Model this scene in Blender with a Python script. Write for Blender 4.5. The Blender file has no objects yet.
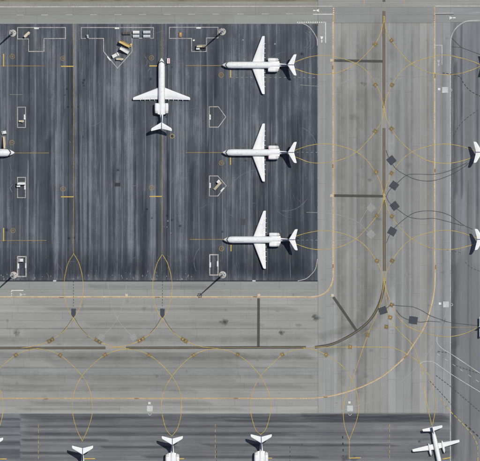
import bpy, math, random
from mathutils import Vector, Matrix
random.seed(7)
R = math.radians
S = 0.493                                   # metres for one pixel of the 480 x 461 photograph
scene = bpy.context.scene
COL = scene.collection

def P(px, py, z=0.0):                       # photo pixel -> point on the pavement (straight-down view)
    return Vector(((px - 240.0) * S, (230.5 - py) * S, z))

# ------------------------------------------------------------------ camera, sky, sun, exposure
CAM_H = 5000.0
cam = bpy.data.cameras.new('camera'); camo = bpy.data.objects.new('camera', cam); COL.objects.link(camo)
camo.location = (0, 0, CAM_H); camo.rotation_euler = (0, 0, 0)
cam.sensor_width = 36.0; cam.sensor_fit = 'HORIZONTAL'
cam.lens = 36.0 * CAM_H / (480 * S)
cam.clip_start = 50.0; cam.clip_end = 9000.0
scene.camera = camo

SUN_EL, SUN_AZ = 66.5, 48.0                 # azimuth from +Y (top of the photo) towards +X
w = bpy.data.worlds.new('World'); scene.world = w; w.use_nodes = True
wn, wl = w.node_tree.nodes, w.node_tree.links
sky = wn.new('ShaderNodeTexSky'); sky.sky_type = 'NISHITA'; sky.sun_disc = False
sky.sun_elevation = R(SUN_EL); sky.sun_rotation = R(SUN_AZ)
wn['Background'].inputs['Strength'].default_value = 0.06
wl.new(sky.outputs[0], wn['Background'].inputs['Color'])
sl = bpy.data.lights.new('sun', 'SUN'); sl.energy = 3.3; sl.angle = R(0.53); sl.color = (1.0, 0.965, 0.91)
so = bpy.data.objects.new('sun', sl); COL.objects.link(so)
sd = Vector((-math.cos(R(SUN_EL)) * math.sin(R(SUN_AZ)), -math.cos(R(SUN_EL)) * math.cos(R(SUN_AZ)), -math.sin(R(SUN_EL))))
so.rotation_euler = sd.to_track_quat('-Z', 'Y').to_euler(); so.location = (60, 60, 200)
scene.cycles.transparent_max_bounces = 40; scene.cycles.max_bounces = 12
vs = scene.view_settings
vs.view_transform = 'Standard'; vs.look = 'None'; vs.exposure = 0.0; vs.gamma = 1.0; vs.use_curve_mapping = False

# ------------------------------------------------------------------ helpers: colour and materials
KLIGHT = 1.10
def lin(c):
    c /= 255.0
    return c / 12.92 if c <= 0.04045 else ((c + 0.055) / 1.055) ** 2.4
def A(r, g, b):                             # display value seen in full sun -> base colour
    return (lin(r) / KLIGHT, lin(g) / KLIGHT, lin(b) / KLIGHT, 1.0)

class NT:
    def __init__(s, name):
        s.m = bpy.data.materials.new(name); s.m.use_nodes = True
        s.t = s.m.node_tree; s.b = s.t.nodes['Principled BSDF']; s.out = s.t.nodes['Material Output']
    def n(s, kind, **kw):
        x = s.t.nodes.new('ShaderNode' + kind)
        for k, v in kw.items(): setattr(x, k, v)
        return x
    def l(s, a, b): s.t.links.new(a, b)
    def pos(s, scale, offset=(0, 0, 0), local=False):
        if local: src = s.n('TexCoord').outputs['Object']
        else: src = s.n('NewGeometry').outputs['Position']
        m = s.n('Mapping'); m.inputs['Scale'].default_value = scale; m.inputs['Location'].default_value = offset
        s.l(src, m.inputs['Vector']); return m.outputs[0]
    def noise(s, scale, offset=(0, 0, 0), detail=3.0, rough=0.55, local=False):
        x = s.n('TexNoise'); x.inputs['Scale'].default_value = 1.0
        x.inputs['Detail'].default_value = detail; x.inputs['Roughness'].default_value = rough
        s.l(s.pos(scale, offset, local), x.inputs['Vector']); return x.outputs['Fac']
    def math(s, op, a, b=None, clamp=False):
        x = s.n('Math', operation=op); x.use_clamp = clamp
        for i, v in enumerate((a, b)):
            if v is None: continue
            if isinstance(v, (int, float)): x.inputs[i].default_value = v
            else: s.l(v, x.inputs[i])
        return x.outputs[0]
    def rng(s, v, a, b, c=0.0, d=1.0):
        x = s.n('MapRange'); s.l(v, x.inputs[0])
        for i, q in enumerate((a, b, c, d)): x.inputs[i + 1].default_value = q
        return x.outputs[0]
    def ramp(s, v, stops):
        x = s.n('ValToRGB'); e = x.color_ramp.elements
        while len(e) < len(stops): e.new(0.5)
        for i, (p, c) in enumerate(stops): e[i].position = p; e[i].color = c
        s.l(v, x.inputs[0]); return x.outputs[0]
    def mix(s, mode, f, a, b):
        x = s.n('MixRGB', blend_type=mode)
        for i, v in zip((0, 1, 2), (f, a, b)):
            if isinstance(v, (int, float)): x.inputs[i].default_value = v
            elif isinstance(v, tuple): x.inputs[i].default_value = v
            else: s.l(v, x.inputs[i])
        return x.outputs[0]
    def alpha(s, fac):                      # worn paint: the surface below shows through
        t = s.n('BsdfTransparent'); x = s.n('MixShader')
        s.l(fac, x.inputs[0]); s.l(t.outputs[0], x.inputs[1]); s.l(s.b.outputs[0], x.inputs[2])
        s.l(x.outputs[0], s.out.inputs['Surface'])

def asphalt(name, axis, lo, mid, hi, seed, amp=1.0, south=0.0):
    """old sealed asphalt, streaked along the paving lanes (axis = direction of the lanes)"""
    q = NT(name)
    def sc(a, b): return (a, b, 1) if axis == 'y' else (b, a, 1)
    o = (seed * 13.7, seed * 5.3, 0)
    n1 = q.noise(sc(0.16, 0.004), o, 2.0)
    n2 = q.noise(sc(0.42, 0.007), (o[0] + 31, o[1], 4), 3.0, 0.65)
    n3 = q.noise(sc(2.0, 0.02), (o[0], o[1] + 17, 9), 4.0, 0.7)
    n4 = q.noise((0.045, 0.045, 1), (o[0] + 7, o[1] + 3, 2), 4.0, 0.6)
    n5 = q.noise((1.9, 1.9, 1), (3, 8, 1), 5.0, 0.75)
    n6 = q.noise(sc(0.33, 0.09), (o[0] + 70, o[1], 6), 4.0, 0.7)
    f = q.math('MULTIPLY', q.math('SUBTRACT', n1, 0.5), 0.60 * amp)
    f = q.math('ADD', f, q.math('MULTIPLY', q.math('SUBTRACT', n2, 0.5), 0.95 * amp))
    f = q.math('ADD', f, q.math('MULTIPLY', q.math('SUBTRACT', n3, 0.5), 0.42 * amp))
    f = q.math('ADD', f, q.math('MULTIPLY', q.math('SUBTRACT', n4, 0.5), 0.50))
    f = q.math('ADD', f, q.math('MULTIPLY', q.math('SUBTRACT', n5, 0.5), 0.48))
    f = q.math('ADD', f, q.math('MULTIPLY', q.math('SUBTRACT', n6, 0.5), 0.40 * amp))
    f = q.math('ADD', f, 0.5, clamp=True)
    c = q.ramp(f, [(0.08, lo), (0.5, mid), (0.92, hi)])
    q.l(c, q.b.inputs['Base Color']); q.b.inputs['Roughness'].default_value = 0.92
    q.b.inputs['Specular IOR Level'].default_value = 0.2
    bp = q.n('Bump'); bp.inputs['Strength'].default_value = 0.25; bp.inputs['Distance'].default_value = 0.05
    q.l(n5, bp.inputs['Height']); q.l(bp.outputs[0], q.b.inputs['Normal'])
    return q.m

def concrete(name, axis, seed):
    """paving lane of concrete; each lane has its own tone (object colour)"""
    q = NT(name)
    def sc(a, b): return (a, b, 1) if axis == 'y' else (b, a, 1)
    oi = q.n('ObjectInfo')
    o = (seed * 11.1, seed * 3.1, 0)
    n1 = q.noise(sc(0.9, 0.012), o, 4.0, 0.65)
    n2 = q.noise((0.03, 0.03, 1), (o[0] + 5, 2, 3), 4.0, 0.55)
    n3 = q.noise((1.7, 1.7, 1), (1, 9, 2), 5.0, 0.75)
    n4 = q.noise(sc(0.25, 0.05), (o[0] + 40, 7, 5), 4.0, 0.7)
    f = q.math('MULTIPLY', q.math('SUBTRACT', n1, 0.5), 0.36)
    f = q.math('ADD', f, q.math('MULTIPLY', q.math('SUBTRACT', n2, 0.5), 0.36))
    f = q.math('ADD', f, q.math('MULTIPLY', q.math('SUBTRACT', n3, 0.5), 0.42))
    f = q.math('ADD', f, q.math('MULTIPLY', q.math('SUBTRACT', n4, 0.5), 0.32))
    f = q.math('ADD', f, 1.0)
    # saw-cut transverse joints every few metres
    w_ = q.n('TexWave', wave_type='BANDS', bands_direction='Y' if axis == 'y' else 'X')
    w_.inputs['Scale'].default_value = 0.3142 / 4.6; w_.inputs['Distortion'].default_value = 0.0
    q.l(q.pos((1, 1, 1)), w_.inputs['Vector'])
    j = q.rng(w_.outputs['Fac'], 0.0, 0.006, 0.93, 1.0)
    f = q.math('MULTIPLY', f, j)
    c = q.mix('MULTIPLY', 1.0, oi.outputs['Color'], f)
    q.l(c, q.b.inputs['Base Color']); q.b.inputs['Roughness'].default_value = 0.9
    q.b.inputs['Specular IOR Level'].default_value = 0.25
    bp = q.n('Bump'); bp.inputs['Strength'].default_value = 0.15; bp.inputs['Distance'].default_value = 0.04
    q.l(n3, bp.inputs['Height']); q.l(bp.outputs[0], q.b.inputs['Normal'])
    return q.m

def paint(name, col, lo=0.45, hi=1.0, gain=1.0, rough=0.75):
    """traffic paint, worn through in patches"""
    q = NT(name)
    n1 = q.noise((1.3, 1.3, 1), (2, 5, 1), 5.0, 0.75)
    n2 = q.noise((0.16, 0.16, 1), (8, 1, 3), 4.0, 0.65)
    f = q.math('ADD', q.math('MULTIPLY', n1, 0.5), q.math('MULTIPLY', n2, 0.5))
    q.b.inputs['Base Color'].default_value = col
    n3 = q.rng(n1, 0.2, 0.8, 0.8, 1.15)
    q.l(q.mix('MULTIPLY', 1.0, col, n3), q.b.inputs['Base Color'])
    q.b.inputs['Roughness'].default_value = rough
    q.alpha(q.rng(f, 0.32, 0.62, lo * gain, hi * gain))
    return q.m

def smear(name, col, gain, breakup=(0.5, 0.5, 1), thr=(0.30, 0.70)):
    """stain or rubbed streak with soft edges ('edge' is 1 on its spine and 0 on its rim)"""
    q = NT(name)
    at = q.n('Attribute', attribute_name='edge')
    n1 = q.noise(breakup, (4, 6, 2), 5.0, 0.7)
    f = q.math('MULTIPLY', q.math('POWER', at.outputs['Fac'], 0.7), q.rng(n1, thr[0], thr[1], 0.15, 1.0))
    f = q.math('MULTIPLY', f, gain, clamp=True)
    q.b.inputs['Base Color'].default_value = col; q.b.inputs['Roughness'].default_value = 0.9
    q.b.inputs['Specular IOR Level'].default_value = 0.2
    q.alpha(f); return q.m

def solid(name, col, rough=0.5, metal=0.0, dirt=0.10, scale=1.5, spec=0.5):
    """painted or bare hard surface with slight grime"""
    q = NT(name)
    n1 = q.noise((scale, scale, scale), (1, 2, 3), 5.0, 0.7, local=True)
    n2 = q.noise((scale * 0.25, scale * 0.9, scale), (6, 2, 8), 3.0, 0.6, local=True)
    f = q.math('ADD', q.math('MULTIPLY', n1, 0.5), q.math('MULTIPLY', n2, 0.5))
    f = q.rng(f, 0.30, 0.70, 1.0 - 2 * dirt, 1.0)
    oi = q.n('ObjectInfo'); r = q.rng(oi.outputs['Random'], 0, 1, 0.97, 1.0)
    q.l(q.mix('MULTIPLY', 1.0, q.mix('MULTIPLY', 1.0, col, f), r), q.b.inputs['Base Color'])
    q.b.inputs['Roughness'].default_value = rough; q.b.inputs['Metallic'].default_value = metal
    q.b.inputs['Specular IOR Level'].default_value = spec
    return q.m

M = {}
M['grass'] = None
def grassmat():
    q = NT('dry_verge')
    n1 = q.noise((0.2, 0.5, 1), (1, 1, 1), 6.0, 0.7)
    q.l(q.ramp(n1, [(0.3, A(96, 98, 78)), (0.5, A(128, 124, 104)), (0.7, A(140, 138, 122))]), q.b.inputs['Base Color'])
    q.b.inputs['Roughness'].default_value = 1.0
    return q.m
M['grass'] = grassmat()
M['joint'] = solid('joint_filler', A(112, 112, 110), 0.95, dirt=0.2)
M['asph_main'] = asphalt('asphalt_dark_sealed', 'y', A(52, 56, 63), A(83, 88, 95), A(143, 147, 153), 1.0, 1.1)
M['asph_east'] = asphalt('asphalt_grey_north_south', 'y', A(96, 99, 103), A(126, 128, 131), A(148, 150, 152), 2.3, 0.95)
M['asph_south'] = asphalt('asphalt_grey_east_west', 'x', A(84, 86, 90), A(115, 117, 119), A(146, 147, 147), 3.1, 0.95)
M['asph_patch'] = asphalt('asphalt_patch_east_west', 'x', A(78, 81, 86), A(112, 115, 119), A(146, 147, 149), 5.7, 1.1)
M['conc_y'] = concrete('concrete_north_south', 'y', 1.0)
M['conc_x'] = concrete('concrete_east_west', 'x', 2.0)
YEL = A(216, 186, 98)
M['yellow'] = paint('yellow_paint', YEL, 0.2, 0.9)
M['yellow_dim'] = paint('rubbed_yellow_paint', A(196, 168, 96), 0.1, 0.72)
M['yellow_bold'] = paint('fresh_yellow_paint', A(222, 188, 92), 0.65, 1.0)
M['yellow_faint'] = paint('faded_yellow_paint', A(200, 174, 112), 0.15, 0.55)
M['orange'] = paint('orange_edge_paint', A(216, 184, 134), 0.3, 0.85)
M['cream'] = paint('cream_edge_paint', A(240, 222, 188), 0.2, 0.85)
M['white'] = paint('white_paint', A(222, 222, 218), 0.25, 0.75)
M['white_bold'] = paint('fresh_white_paint', A(238, 238, 234), 0.6, 1.0)
M['white_faint'] = paint('faded_white_paint', A(196, 198, 196), 0.12, 0.55)
M['bay'] = paint('bay_outline_paint', A(208, 200, 192), 0.25, 0.95)
M['dark_line'] = paint('dark_backing_paint', A(74, 73, 70), 0.35, 0.95)
M['brown_line'] = paint('brown_backing_paint', A(102, 95, 86), 0.4, 0.95)
M['black_line'] = paint('black_thin_paint', A(76, 79, 82), 0.3, 0.8)
M['black_dash'] = paint('black_dash_paint', A(46, 48, 50), 0.45, 0.95)
M['cover_dark'] = paint('blackout_paint', A(62, 69, 80), 0.62, 1.0)
M['cover_grey'] = paint('grey_overpaint', A(184, 184, 181), 0.35, 0.6)
M['marker'] = paint('marker_panel_paint', A(100, 94, 80), 0.6, 1.0)
M['marker_yellow'] = paint('marker_yellow_paint', A(212, 176, 96), 0.1, 0.9)
M['gate_brown'] = paint('brown_tick_paint', A(156, 122, 86), 0.6, 1.0)
M['streak_light'] = smear('rubbed_light_streak', A(150, 155, 162), 0.72, (1.6, 0.05, 1))
M['streak_dark'] = smear('dark_sealer_streak', A(52, 56, 64), 0.62, (1.2, 0.05, 1))
M['streak_dark_x'] = smear('dark_lane_streak', A(70, 74, 80), 0.62, (0.05, 1.2, 1))
M['band_dark'] = smear('dark_turning_band', A(54, 59, 68), 0.5, (0.5, 0.08, 1))
M['streak_dark_e'] = smear('grey_lane_streak', A(94, 98, 103), 0.65, (1.2, 0.06, 1))
M['stain'] = smear('oil_stain', A(76, 78, 79), 0.66, (0.7, 0.7, 1), (0.32, 0.68))
M['stain_dark'] = smear('fresh_oil_stain', A(44, 47, 52), 0.7, (0.8, 0.8, 1), (0.3, 0.6))
M['stain_light'] = smear('pale_scuff', A(152, 156, 164), 0.6, (0.9, 0.9, 1), (0.35, 0.7))
M['chip'] = smear('pale_chipping', A(190, 192, 192), 1.2, (2.2, 2.2, 1), (0.4, 0.6))
M['ring_dot'] = smear('worn_yellow_dot', A(196, 150, 90), 0.8, (2.5, 2.5, 1))
M['drain'] = solid('drain_iron', A(44, 46, 52), 0.8, dirt=0.25, scale=0.6)
M['pale_pad'] = paint('pale_panel_paint', A(206, 208, 206), 0.7, 1.0)
M['metal_cover'] = solid('pit_cover_metal', A(214, 196, 160), 0.6, 0.0)
M['skin'] = solid('aircraft_white_paint', (0.82, 0.82, 0.81, 1), 0.5, dirt=0.05, scale=0.5, spec=0.35)
M['skin_grey'] = solid('aircraft_control_surface', (0.75, 0.755, 0.76, 1), 0.5, dirt=0.05, scale=0.6)
M['bare'] = solid('bare_leading_edge', (0.66, 0.67, 0.69, 1), 0.42, 0.2, dirt=0.08)
M['seam'] = solid('seam_grey', (0.62, 0.63, 0.65, 1), 0.6)
M['title'] = solid('title_grey', (0.52, 0.52, 0.56, 1), 0.5)
M['soot'] = solid('sooty_paint', (0.68, 0.67, 0.65, 1), 0.6, dirt=0.12)
M['navy'] = solid('navy_tail_paint', (0.035, 0.035, 0.14, 1), 0.4, dirt=0.1)
M['glass'] = solid('dark_glazing', (0.012, 0.014, 0.018, 1), 0.12, dirt=0.0)
M['pink'] = solid('pink_inlet_paint', (0.72, 0.30, 0.36, 1), 0.4)
M['inlet'] = solid('inlet_dark', (0.03, 0.03, 0.035, 1), 0.6)
M['steel'] = solid('exhaust_steel', (0.28, 0.27, 0.26, 1), 0.4, 0.7)
M['rubber'] = solid('rubber', (0.02, 0.02, 0.02, 1), 0.85)
M['prop'] = solid('propeller_black', (0.03, 0.03, 0.035, 1), 0.5)
M['gse_white'] = solid('service_white', (0.74, 0.74, 0.72, 1), 0.5, dirt=0.10)
M['gse_cream'] = solid('service_cream', (0.60, 0.53, 0.38, 1), 0.6, dirt=0.16)
M['gse_yellow'] = solid('service_yellow', (0.62, 0.46, 0.15, 1), 0.5, dirt=0.12)
M['gse_orange'] = solid('service_orange', (0.70, 0.38, 0.06, 1), 0.5, dirt=0.12)
M['gse_red'] = solid('service_red', (0.62, 0.12, 0.12, 1), 0.5)
M['gse_brown'] = solid('tarpaulin_brown', (0.12, 0.095, 0.08, 1), 0.9, dirt=0.2)
M['gse_pale'] = solid('cart_pale_canvas', (0.50, 0.57, 0.57, 1), 0.7, dirt=0.15)
M['gse_grey'] = solid('service_grey', (0.22, 0.23, 0.24, 1), 0.6, dirt=0.15)
M['tread'] = solid('grip_tread', (0.40, 0.35, 0.25, 1), 0.8, dirt=0.2)
M['plinth'] = solid('whitewashed_plinth', (0.60, 0.56, 0.49, 1), 0.85, dirt=0.22, scale=0.9)
M['galv'] = solid('galvanised_steel', (0.40, 0.41, 0.42, 1), 0.5, 0.6)

# ------------------------------------------------------------------ helpers: meshes
class MB:
    def __init__(s): s.v = []; s.f = []; s.e = []
    def add(s, vs_, fs, edge=None):
        b = len(s.v); s.v += [tuple(v) for v in vs_]; s.f += [tuple(i + b for i in f) for f in fs]
        s.e += list(edge) if edge else [1.0] * len(vs_); return s
    def box(s, cx, cy, cz, lx, ly, lz, rot=None, taper=1.0):
        vs_ = []
        for z, k in ((-0.5, 1.0), (0.5, taper)):
            for x, y in ((-.5, -.5), (.5, -.5), (.5, .5), (-.5, .5)):
                p = Vector((x * lx * k, y * ly * k, z * lz))
                if rot: p = rot @ p
                vs_.append(p + Vector((cx, cy, cz)))
        return s.add(vs_, [(3, 2, 1, 0), (4, 5, 6, 7), (0, 1, 5, 4), (1, 2, 6, 5), (2, 3, 7, 6), (3, 0, 4, 7)])
    def loft(s, rings, cap=True):
        n = len(rings[0]); vs_ = [p for r in rings for p in r]; fs = []
        for i in range(len(rings) - 1):
            for j in range(n):
                k = (j + 1) % n
                fs.append((i * n + j, i * n + k, (i + 1) * n + k, (i + 1) * n + j))
        if cap:
            fs.append(tuple(range(n - 1, -1, -1))); fs.append(tuple((len(rings) - 1) * n + j for j in range(n)))
        return s.add(vs_, fs)
    def revx(s, prof, cy, cz, n=16, cap=True):      # body of revolution about a line along x
        return s.loft([[(x, cy + r * math.cos(2 * math.pi * k / n), cz + r * math.sin(2 * math.pi * k / n)) for k in range(n)] for x, r in prof], cap)
    def revz(s, prof, cx, cy, n=16, cap=True):
        return s.loft([[(cx + r * math.cos(2 * math.pi * k / n), cy + r * math.sin(2 * math.pi * k / n), z) for k in range(n)] for z, r in prof], cap)
    def wheel(s, cx, cy, cz, r, wd, n=14):
        return s.loft([[(cx + rr * math.cos(2 * math.pi * k / n), y, cz + rr * math.sin(2 * math.pi * k / n)) for k in range(n)]
                       for y, rr in ((cy - wd / 2, r * .85), (cy - wd * .3, r), (cy + wd * .3, r), (cy + wd / 2, r * .85))])
    def tube(s, a, b, r, n=8):
        a, b = Vector(a), Vector(b); q = (b - a).to_track_quat('Z', 'Y')
        return s.loft([[p + q @ Vector((r * math.cos(2 * math.pi * k / n), r * math.sin(2 * math.pi * k / n), 0)) for k in range(n)] for p in (a, b)])
    def build(s, name, mat, parent=None, smooth=False, edge=False):
        me = bpy.data.meshes.new(name); me.from_pydata(s.v, [], s.f)
        me.materials.append(M[mat] if isinstance(mat, str) else mat)
        if edge:
            at = me.attributes.new('edge', 'FLOAT', 'POINT'); at.data.foreach_set('value', s.e)
        if smooth:
            me.polygons.foreach_set('use_smooth', [True] * len(me.polygons))
        me.update()
        if smooth: me.set_sharp_from_angle(angle=R(38))
        o = bpy.data.objects.new(name, me); COL.objects.link(o)
        if parent: o.parent = parent
        return o

def tag(o, label=None, cat=None, group=None, kind=None):
    for k, v in (('label', label), ('category', cat), ('group', group), ('kind', kind)):
        if v: o[k] = v
    return o
def empty(name, loc=(0, 0, 0), rz=0.0):
    o = bpy.data.objects.new(name, None); COL.objects.link(o); o.empty_display_size = 1
    o.location = loc; o.rotation_euler = (0, 0, rz); return o
def copy_tree(o, parent=None):
    c = o.copy(); COL.objects.link(c); c.parent = parent
    for ch in list(o.children): copy_tree(ch, c)
    return c

def quad(name, x0, y0, x1, y1, z, mat, parent=None):        # flat sheet between two photo corners
    a, b = P(x0, y1, z), P(x1, y0, z)
    return MB().add([a, (b.x, a.y, z), b, (a.x, b.y, z)], [(0, 1, 2, 3)]).build(name, mat, parent)
def catmull(pts, n=10):
    pts = [Vector((p[0], p[1])) for p in pts]
    if len(pts) < 3: return pts
    q = [pts[0] * 2 - pts[1]] + pts + [pts[-1] * 2 - pts[-2]]; out = []
    for i in range(1, len(q) - 2):
        for k in range(n):
            t = k / n; a, b, c, d = q[i - 1], q[i], q[i + 1], q[i + 2]
            out.append(0.5 * (2 * b + (c - a) * t + (2 * a - 5 * b + 4 * c - d) * t * t + (3 * b - a - 3 * c + d) * t ** 3))
    out.append(pts[-1]); return out
def ribbon_mb(mb, pts, width, z, closed=False, soft=False):
    w_ = [P(p[0], p[1], z) for p in pts]; n = len(w_); vs_, ed = [], []
    for i in range(n):
        a = w_[i - 1] if (i > 0 or closed) else w_[i]; b = w_[(i + 1) % n] if (i < n - 1 or closed) else w_[i]
        d1 = (w_[i] - a).normalized() if (w_[i] - a).length > 1e-6 else (b - w_[i]).normalized()
        d2 = (b - w_[i]).normalized() if (b - w_[i]).length > 1e-6 else d1
        t = d1 + d2; t = t.normalized() if t.length > 1e-6 else d1
        nn = Vector((-t.y, t.x, 0)); k = width / 2 / max(0.45, nn.dot(Vector((-d1.y, d1.x, 0))))
        e = 0.0 if (soft and not closed and i in (0, n - 1)) else 1.0
        if soft: vs_ += [w_[i] + nn * k, w_[i], w_[i] - nn * k]; ed += [0.0, e, 0.0]
        else: vs_ += [w_[i] + nn * k, w_[i] - nn * k]; ed += [1, 1]
    m = 3 if soft else 2; fs = []
    for i in range(n if closed else n - 1):
        j = (i + 1) % n
        for c in range(m - 1): fs.append((i * m + c, i * m + c + 1, j * m + c + 1, j * m + c))
    mb.add(vs_, fs, ed)
def line(name, pts, width, mat, parent, lay=0, curve=False, closed=False):
    p = catmull([(q[0] + random.gauss(0, .22), q[1] + random.gauss(0, .22)) for q in pts]) if curve else [Vector(q) for q in pts]
    mb = MB(); ribbon_mb(mb, p, width, 0.074 + 0.006 * lay, closed)
    return mb.build(name, mat, parent)
def dashes(name, pts, width, mat, parent, on, off, lay=0, curve=False):
    p = catmull(pts, 14) if curve else [Vector(q) for q in pts]
    acc = [0.0]
    for i in range(1, len(p)): acc.append(acc[-1] + (p[i] - p[i - 1]).length)
    def at(s_):
        for i in range(1, len(p)):
            if s_ <= acc[i] or i == len(p) - 1:
                t = (s_ - acc[i - 1]) / max(1e-6, acc[i] - acc[i - 1]); return p[i - 1].lerp(p[i], t)
    mb = MB(); s_ = 0.0
    while s_ < acc[-1] - 0.3:
        e = min(s_ + on, acc[-1]); ribbon_mb(mb, [at(s_), at((s_ + e) / 2), at(e)], width, 0.074 + 0.006 * lay); s_ += on + off
    return mb.build(name, mat, parent)
def streak(name, pts, width, mat, parent, lay=0, sub=1):
    mb = MB(); pp = []
    for i in range(len(pts) - 1):
        for k in range(sub): pp.append(Vector(pts[i]).lerp(Vector(pts[i + 1]), k / sub))
    pp.append(Vector(pts[-1]))
    ribbon_mb(mb, pp, width, 0.005 + 0.0025 * lay, soft=True)
    return mb.build(name, mat, parent, edge=True)
def blob(name, px, py, r, mat, parent, lay=3, sx=1.0, sy=1.0):
    lay += random.choice((0, .25, .5, .75)); vs_ = [P(px, py, 0.005 + 0.0025 * lay)]; ed = [1.0]; n = 18
    for k in range(n):
        a = 2 * math.pi * k / n; q = r * random.uniform(0.7, 1.25)
        vs_.append(P(px + q * math.cos(a) * sx, py + q * math.sin(a) * sy, 0.005 + 0.0025 * lay)); ed.append(0.0)
    return MB().add(vs_, [(0, k + 1, (k + 1) % n + 1) for k in range(n)][::-1], ed).build(name, mat, parent, edge=True)
def sq(name, px, py, wx, wy, ang, mat, parent, lay=0):           # painted rectangle, sizes in photo pixels, turned by ang degrees (image sense)
    c, s_ = math.cos(R(ang)), math.sin(R(ang)); vs_ = []
    for x, y in ((-.5, .5), (.5, .5), (.5, -.5), (-.5, -.5)):
        dx, dy = x * wx, y * wy
        vs_.append(P(px + dx * c - dy * s_, py + dx * s_ + dy * c, 0.074 + 0.006 * lay))
    return MB().add(vs_, [(0, 1, 2, 3)]).build(name, mat, parent)

def ragged(name, px, py, wx, wy, ang, mat, parent, lay=0):       # hand-rolled patch of paint: uneven rim
    c, s_ = math.cos(R(ang)), math.sin(R(ang)); cs = [(-.5, .5), (.5, .5), (.5, -.5), (-.5, -.5)]; vs_ = []
    for i in range(4):
        a, b = cs[i], cs[(i + 1) % 4]
        for k in range(7):
            t = k / 7; dx = (a[0] + (b[0] - a[0]) * t) * wx + random.gauss(0, .11); dy = (a[1] + (b[1] - a[1]) * t) * wy + random.gauss(0, .11)
            vs_.append(P(px + dx * c - dy * s_, py + dx * s_ + dy * c, 0.074 + 0.006 * lay))
    return MB().add(vs_, [tuple(range(28))]).build(name, mat, parent)

# ------------------------------------------------------------------ the setting: ground and pavements
g = MB().add([(-4000, -4000, -0.30), (4000, -4000, -0.30), (4000, 4000, -0.30), (-4000, 4000, -0.30)], [(0, 1, 2, 3)]).build('ground', 'grass')
tag(g, 'dry grass verge and open ground around the airport pavements', 'ground', kind='structure')

XL, XR, YT, YB = -260, 760, -240, 720
def slab_strip(x0, y0, x1, y1, mat, parent, tone, depth=0):
    ns = (x1 - x0) < (y1 - y0); lo, hi = (y0, y1) if ns else (x0, x1)
    if depth == 0 and hi - lo > 90:                              # a lane was poured in several lengths
        cuts = [lo]; step = 46 + 24 * random.random(); nxt = max(lo + step, (-18 if lo < -30 else lo) + step * random.uniform(.3, 1))
        while nxt < min(hi, 500) - 20: cuts.append(nxt); nxt += 34 + 60 * random.random()
        cuts.append(hi)
        for u, v in zip(cuts, cuts[1:]):
            k = 1 + random.uniform(-.02, .02); t2 = (tone[0] * k, tone[1] * k, tone[2] * k, 1)
            slab_strip(*((x0, u, x1, v) if ns else (u, y0, v, y1)), mat, parent, t2, 1)
        return
    a, b = P(x0, y1), P(x1, y0); gp = 0.026
    o = MB().box((a.x + b.x) / 2, (a.y + b.y) / 2, -0.06, b.x - a.x - gp * 2, b.y - a.y - gp * 2, 0.12).build('concrete_strip', mat, parent)
    o.color = tone; return o
def tone(base, var):
    k = 1.0 + random.uniform(-var, var)
    c = A(*base); return (c[0] * k, c[1] * k, c[2] * k * random.uniform(0.985, 1.01), 1)

taxi_ns = quad('taxiway', 318, YT, 450.5, 413.5, -0.075, 'joint'); tag(taxi_ns, 'grey concrete taxiway running from top to bottom between the aprons', 'taxiway', kind='structure')
taxi_ew = quad('taxiway', XL, 281.2, 317.9, 413.5, -0.078, 'joint'); tag(taxi_ew, 'grey concrete taxiway running left to right below the dark apron', 'taxiway', kind='structure')
road = quad('service_road', XL, 1.5, 317.9, 24, -0.081, 'joint'); tag(road, 'pale concrete service road along the top edge of the dark apron', 'service road', kind='structure')
apron = quad('apron', XL, 24, 318, 281.2, 0.0, 'asph_main'); tag(apron, 'dark streaked asphalt apron with the four whole white jets', 'apron', kind='structure')
apron_e = quad('apron', 450.5, 22.5, XR, YB, 0.0, 'asph_east'); tag(apron_e, 'grey streaked asphalt apron along the right edge', 'apron', kind='structure')
apron_s = quad('apron', 20, 413.5, 450.5, YB, 0.0, 'asph_south'); tag(apron_s, 'grey asphalt apron along the bottom edge', 'apron', kind='structure')
apron_p = quad('apron', XL, 413.5, 19.98, YB, 0.0, 'asph_patch'); tag(apron_p, 'banded asphalt patch in the bottom left corner', 'apron', kind='structure')

n = 17; x0 = 318.0; wx = (450.5 - 318.0) / n
for i in range(n):                                               # lanes of the vertical taxiway
    t = tone((153, 153, 150), 0.12)
    if i in (0, 1): t = tone((150, 151, 149), 0.02)
    if i in (9, 10, 11): t = tone((152, 153, 151), 0.10)
    if i in (15, 16): t = tone((146, 148, 148), 0.03)
    slab_strip(x0 + i * wx, 22.8, x0 + (i + 1) * wx, 413.5, 'conc_y', taxi_ns, t)
    slab_strip(x0 + i * wx, YT, x0 + (i + 1) * wx, -14.0, 'conc_y', taxi_ns, t)
ys = [281.2, 289.2, 297.2, 305.0, 312.8, 320.6, 328.5, 338.2, 347.8, 357.6, 367.6, 375.2, 382.8, 390.6, 398.4, 406.0, 413.5]
for i in range(len(ys) - 1):                                     # lanes of the horizontal taxiway
    t = tone((153, 153, 149), 0.10)
    if i in (0, 1): t = tone((147, 148, 145), 0.02)
    if i in (10,): t = tone((143, 145, 143), 0.01)
    slab_strip(XL, ys[i], 317.9, ys[i + 1], 'conc_x', taxi_ew, t)
ry = [1.5, 7.4, 15.0, 22.8]
for i, b in enumerate(((146, 145, 138), (143, 143, 140), (147, 148, 145))):
    slab_strip(XL, ry[i], 317.9, ry[i + 1] + (1.2 if i == 2 else 0), 'conc_x', road, tone(b, 0.01))
for i, (a, b) in enumerate(((-14, -6), (-6, 1.5), (1.5, 7.4), (7.4, 15), (15, 22.8))):
    slab_strip(318, a, 450.5, b, 'conc_x', taxi_ns, tone((150, 150, 146) if i < 3 else (143, 144, 142), 0.015))
    slab_strip(450.5, a, XR, b - (0.4 if i == 4 else 0), 'conc_x', taxi_ns, tone((150, 150, 146) if i < 3 else (142, 143, 142), 0.015))

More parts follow.
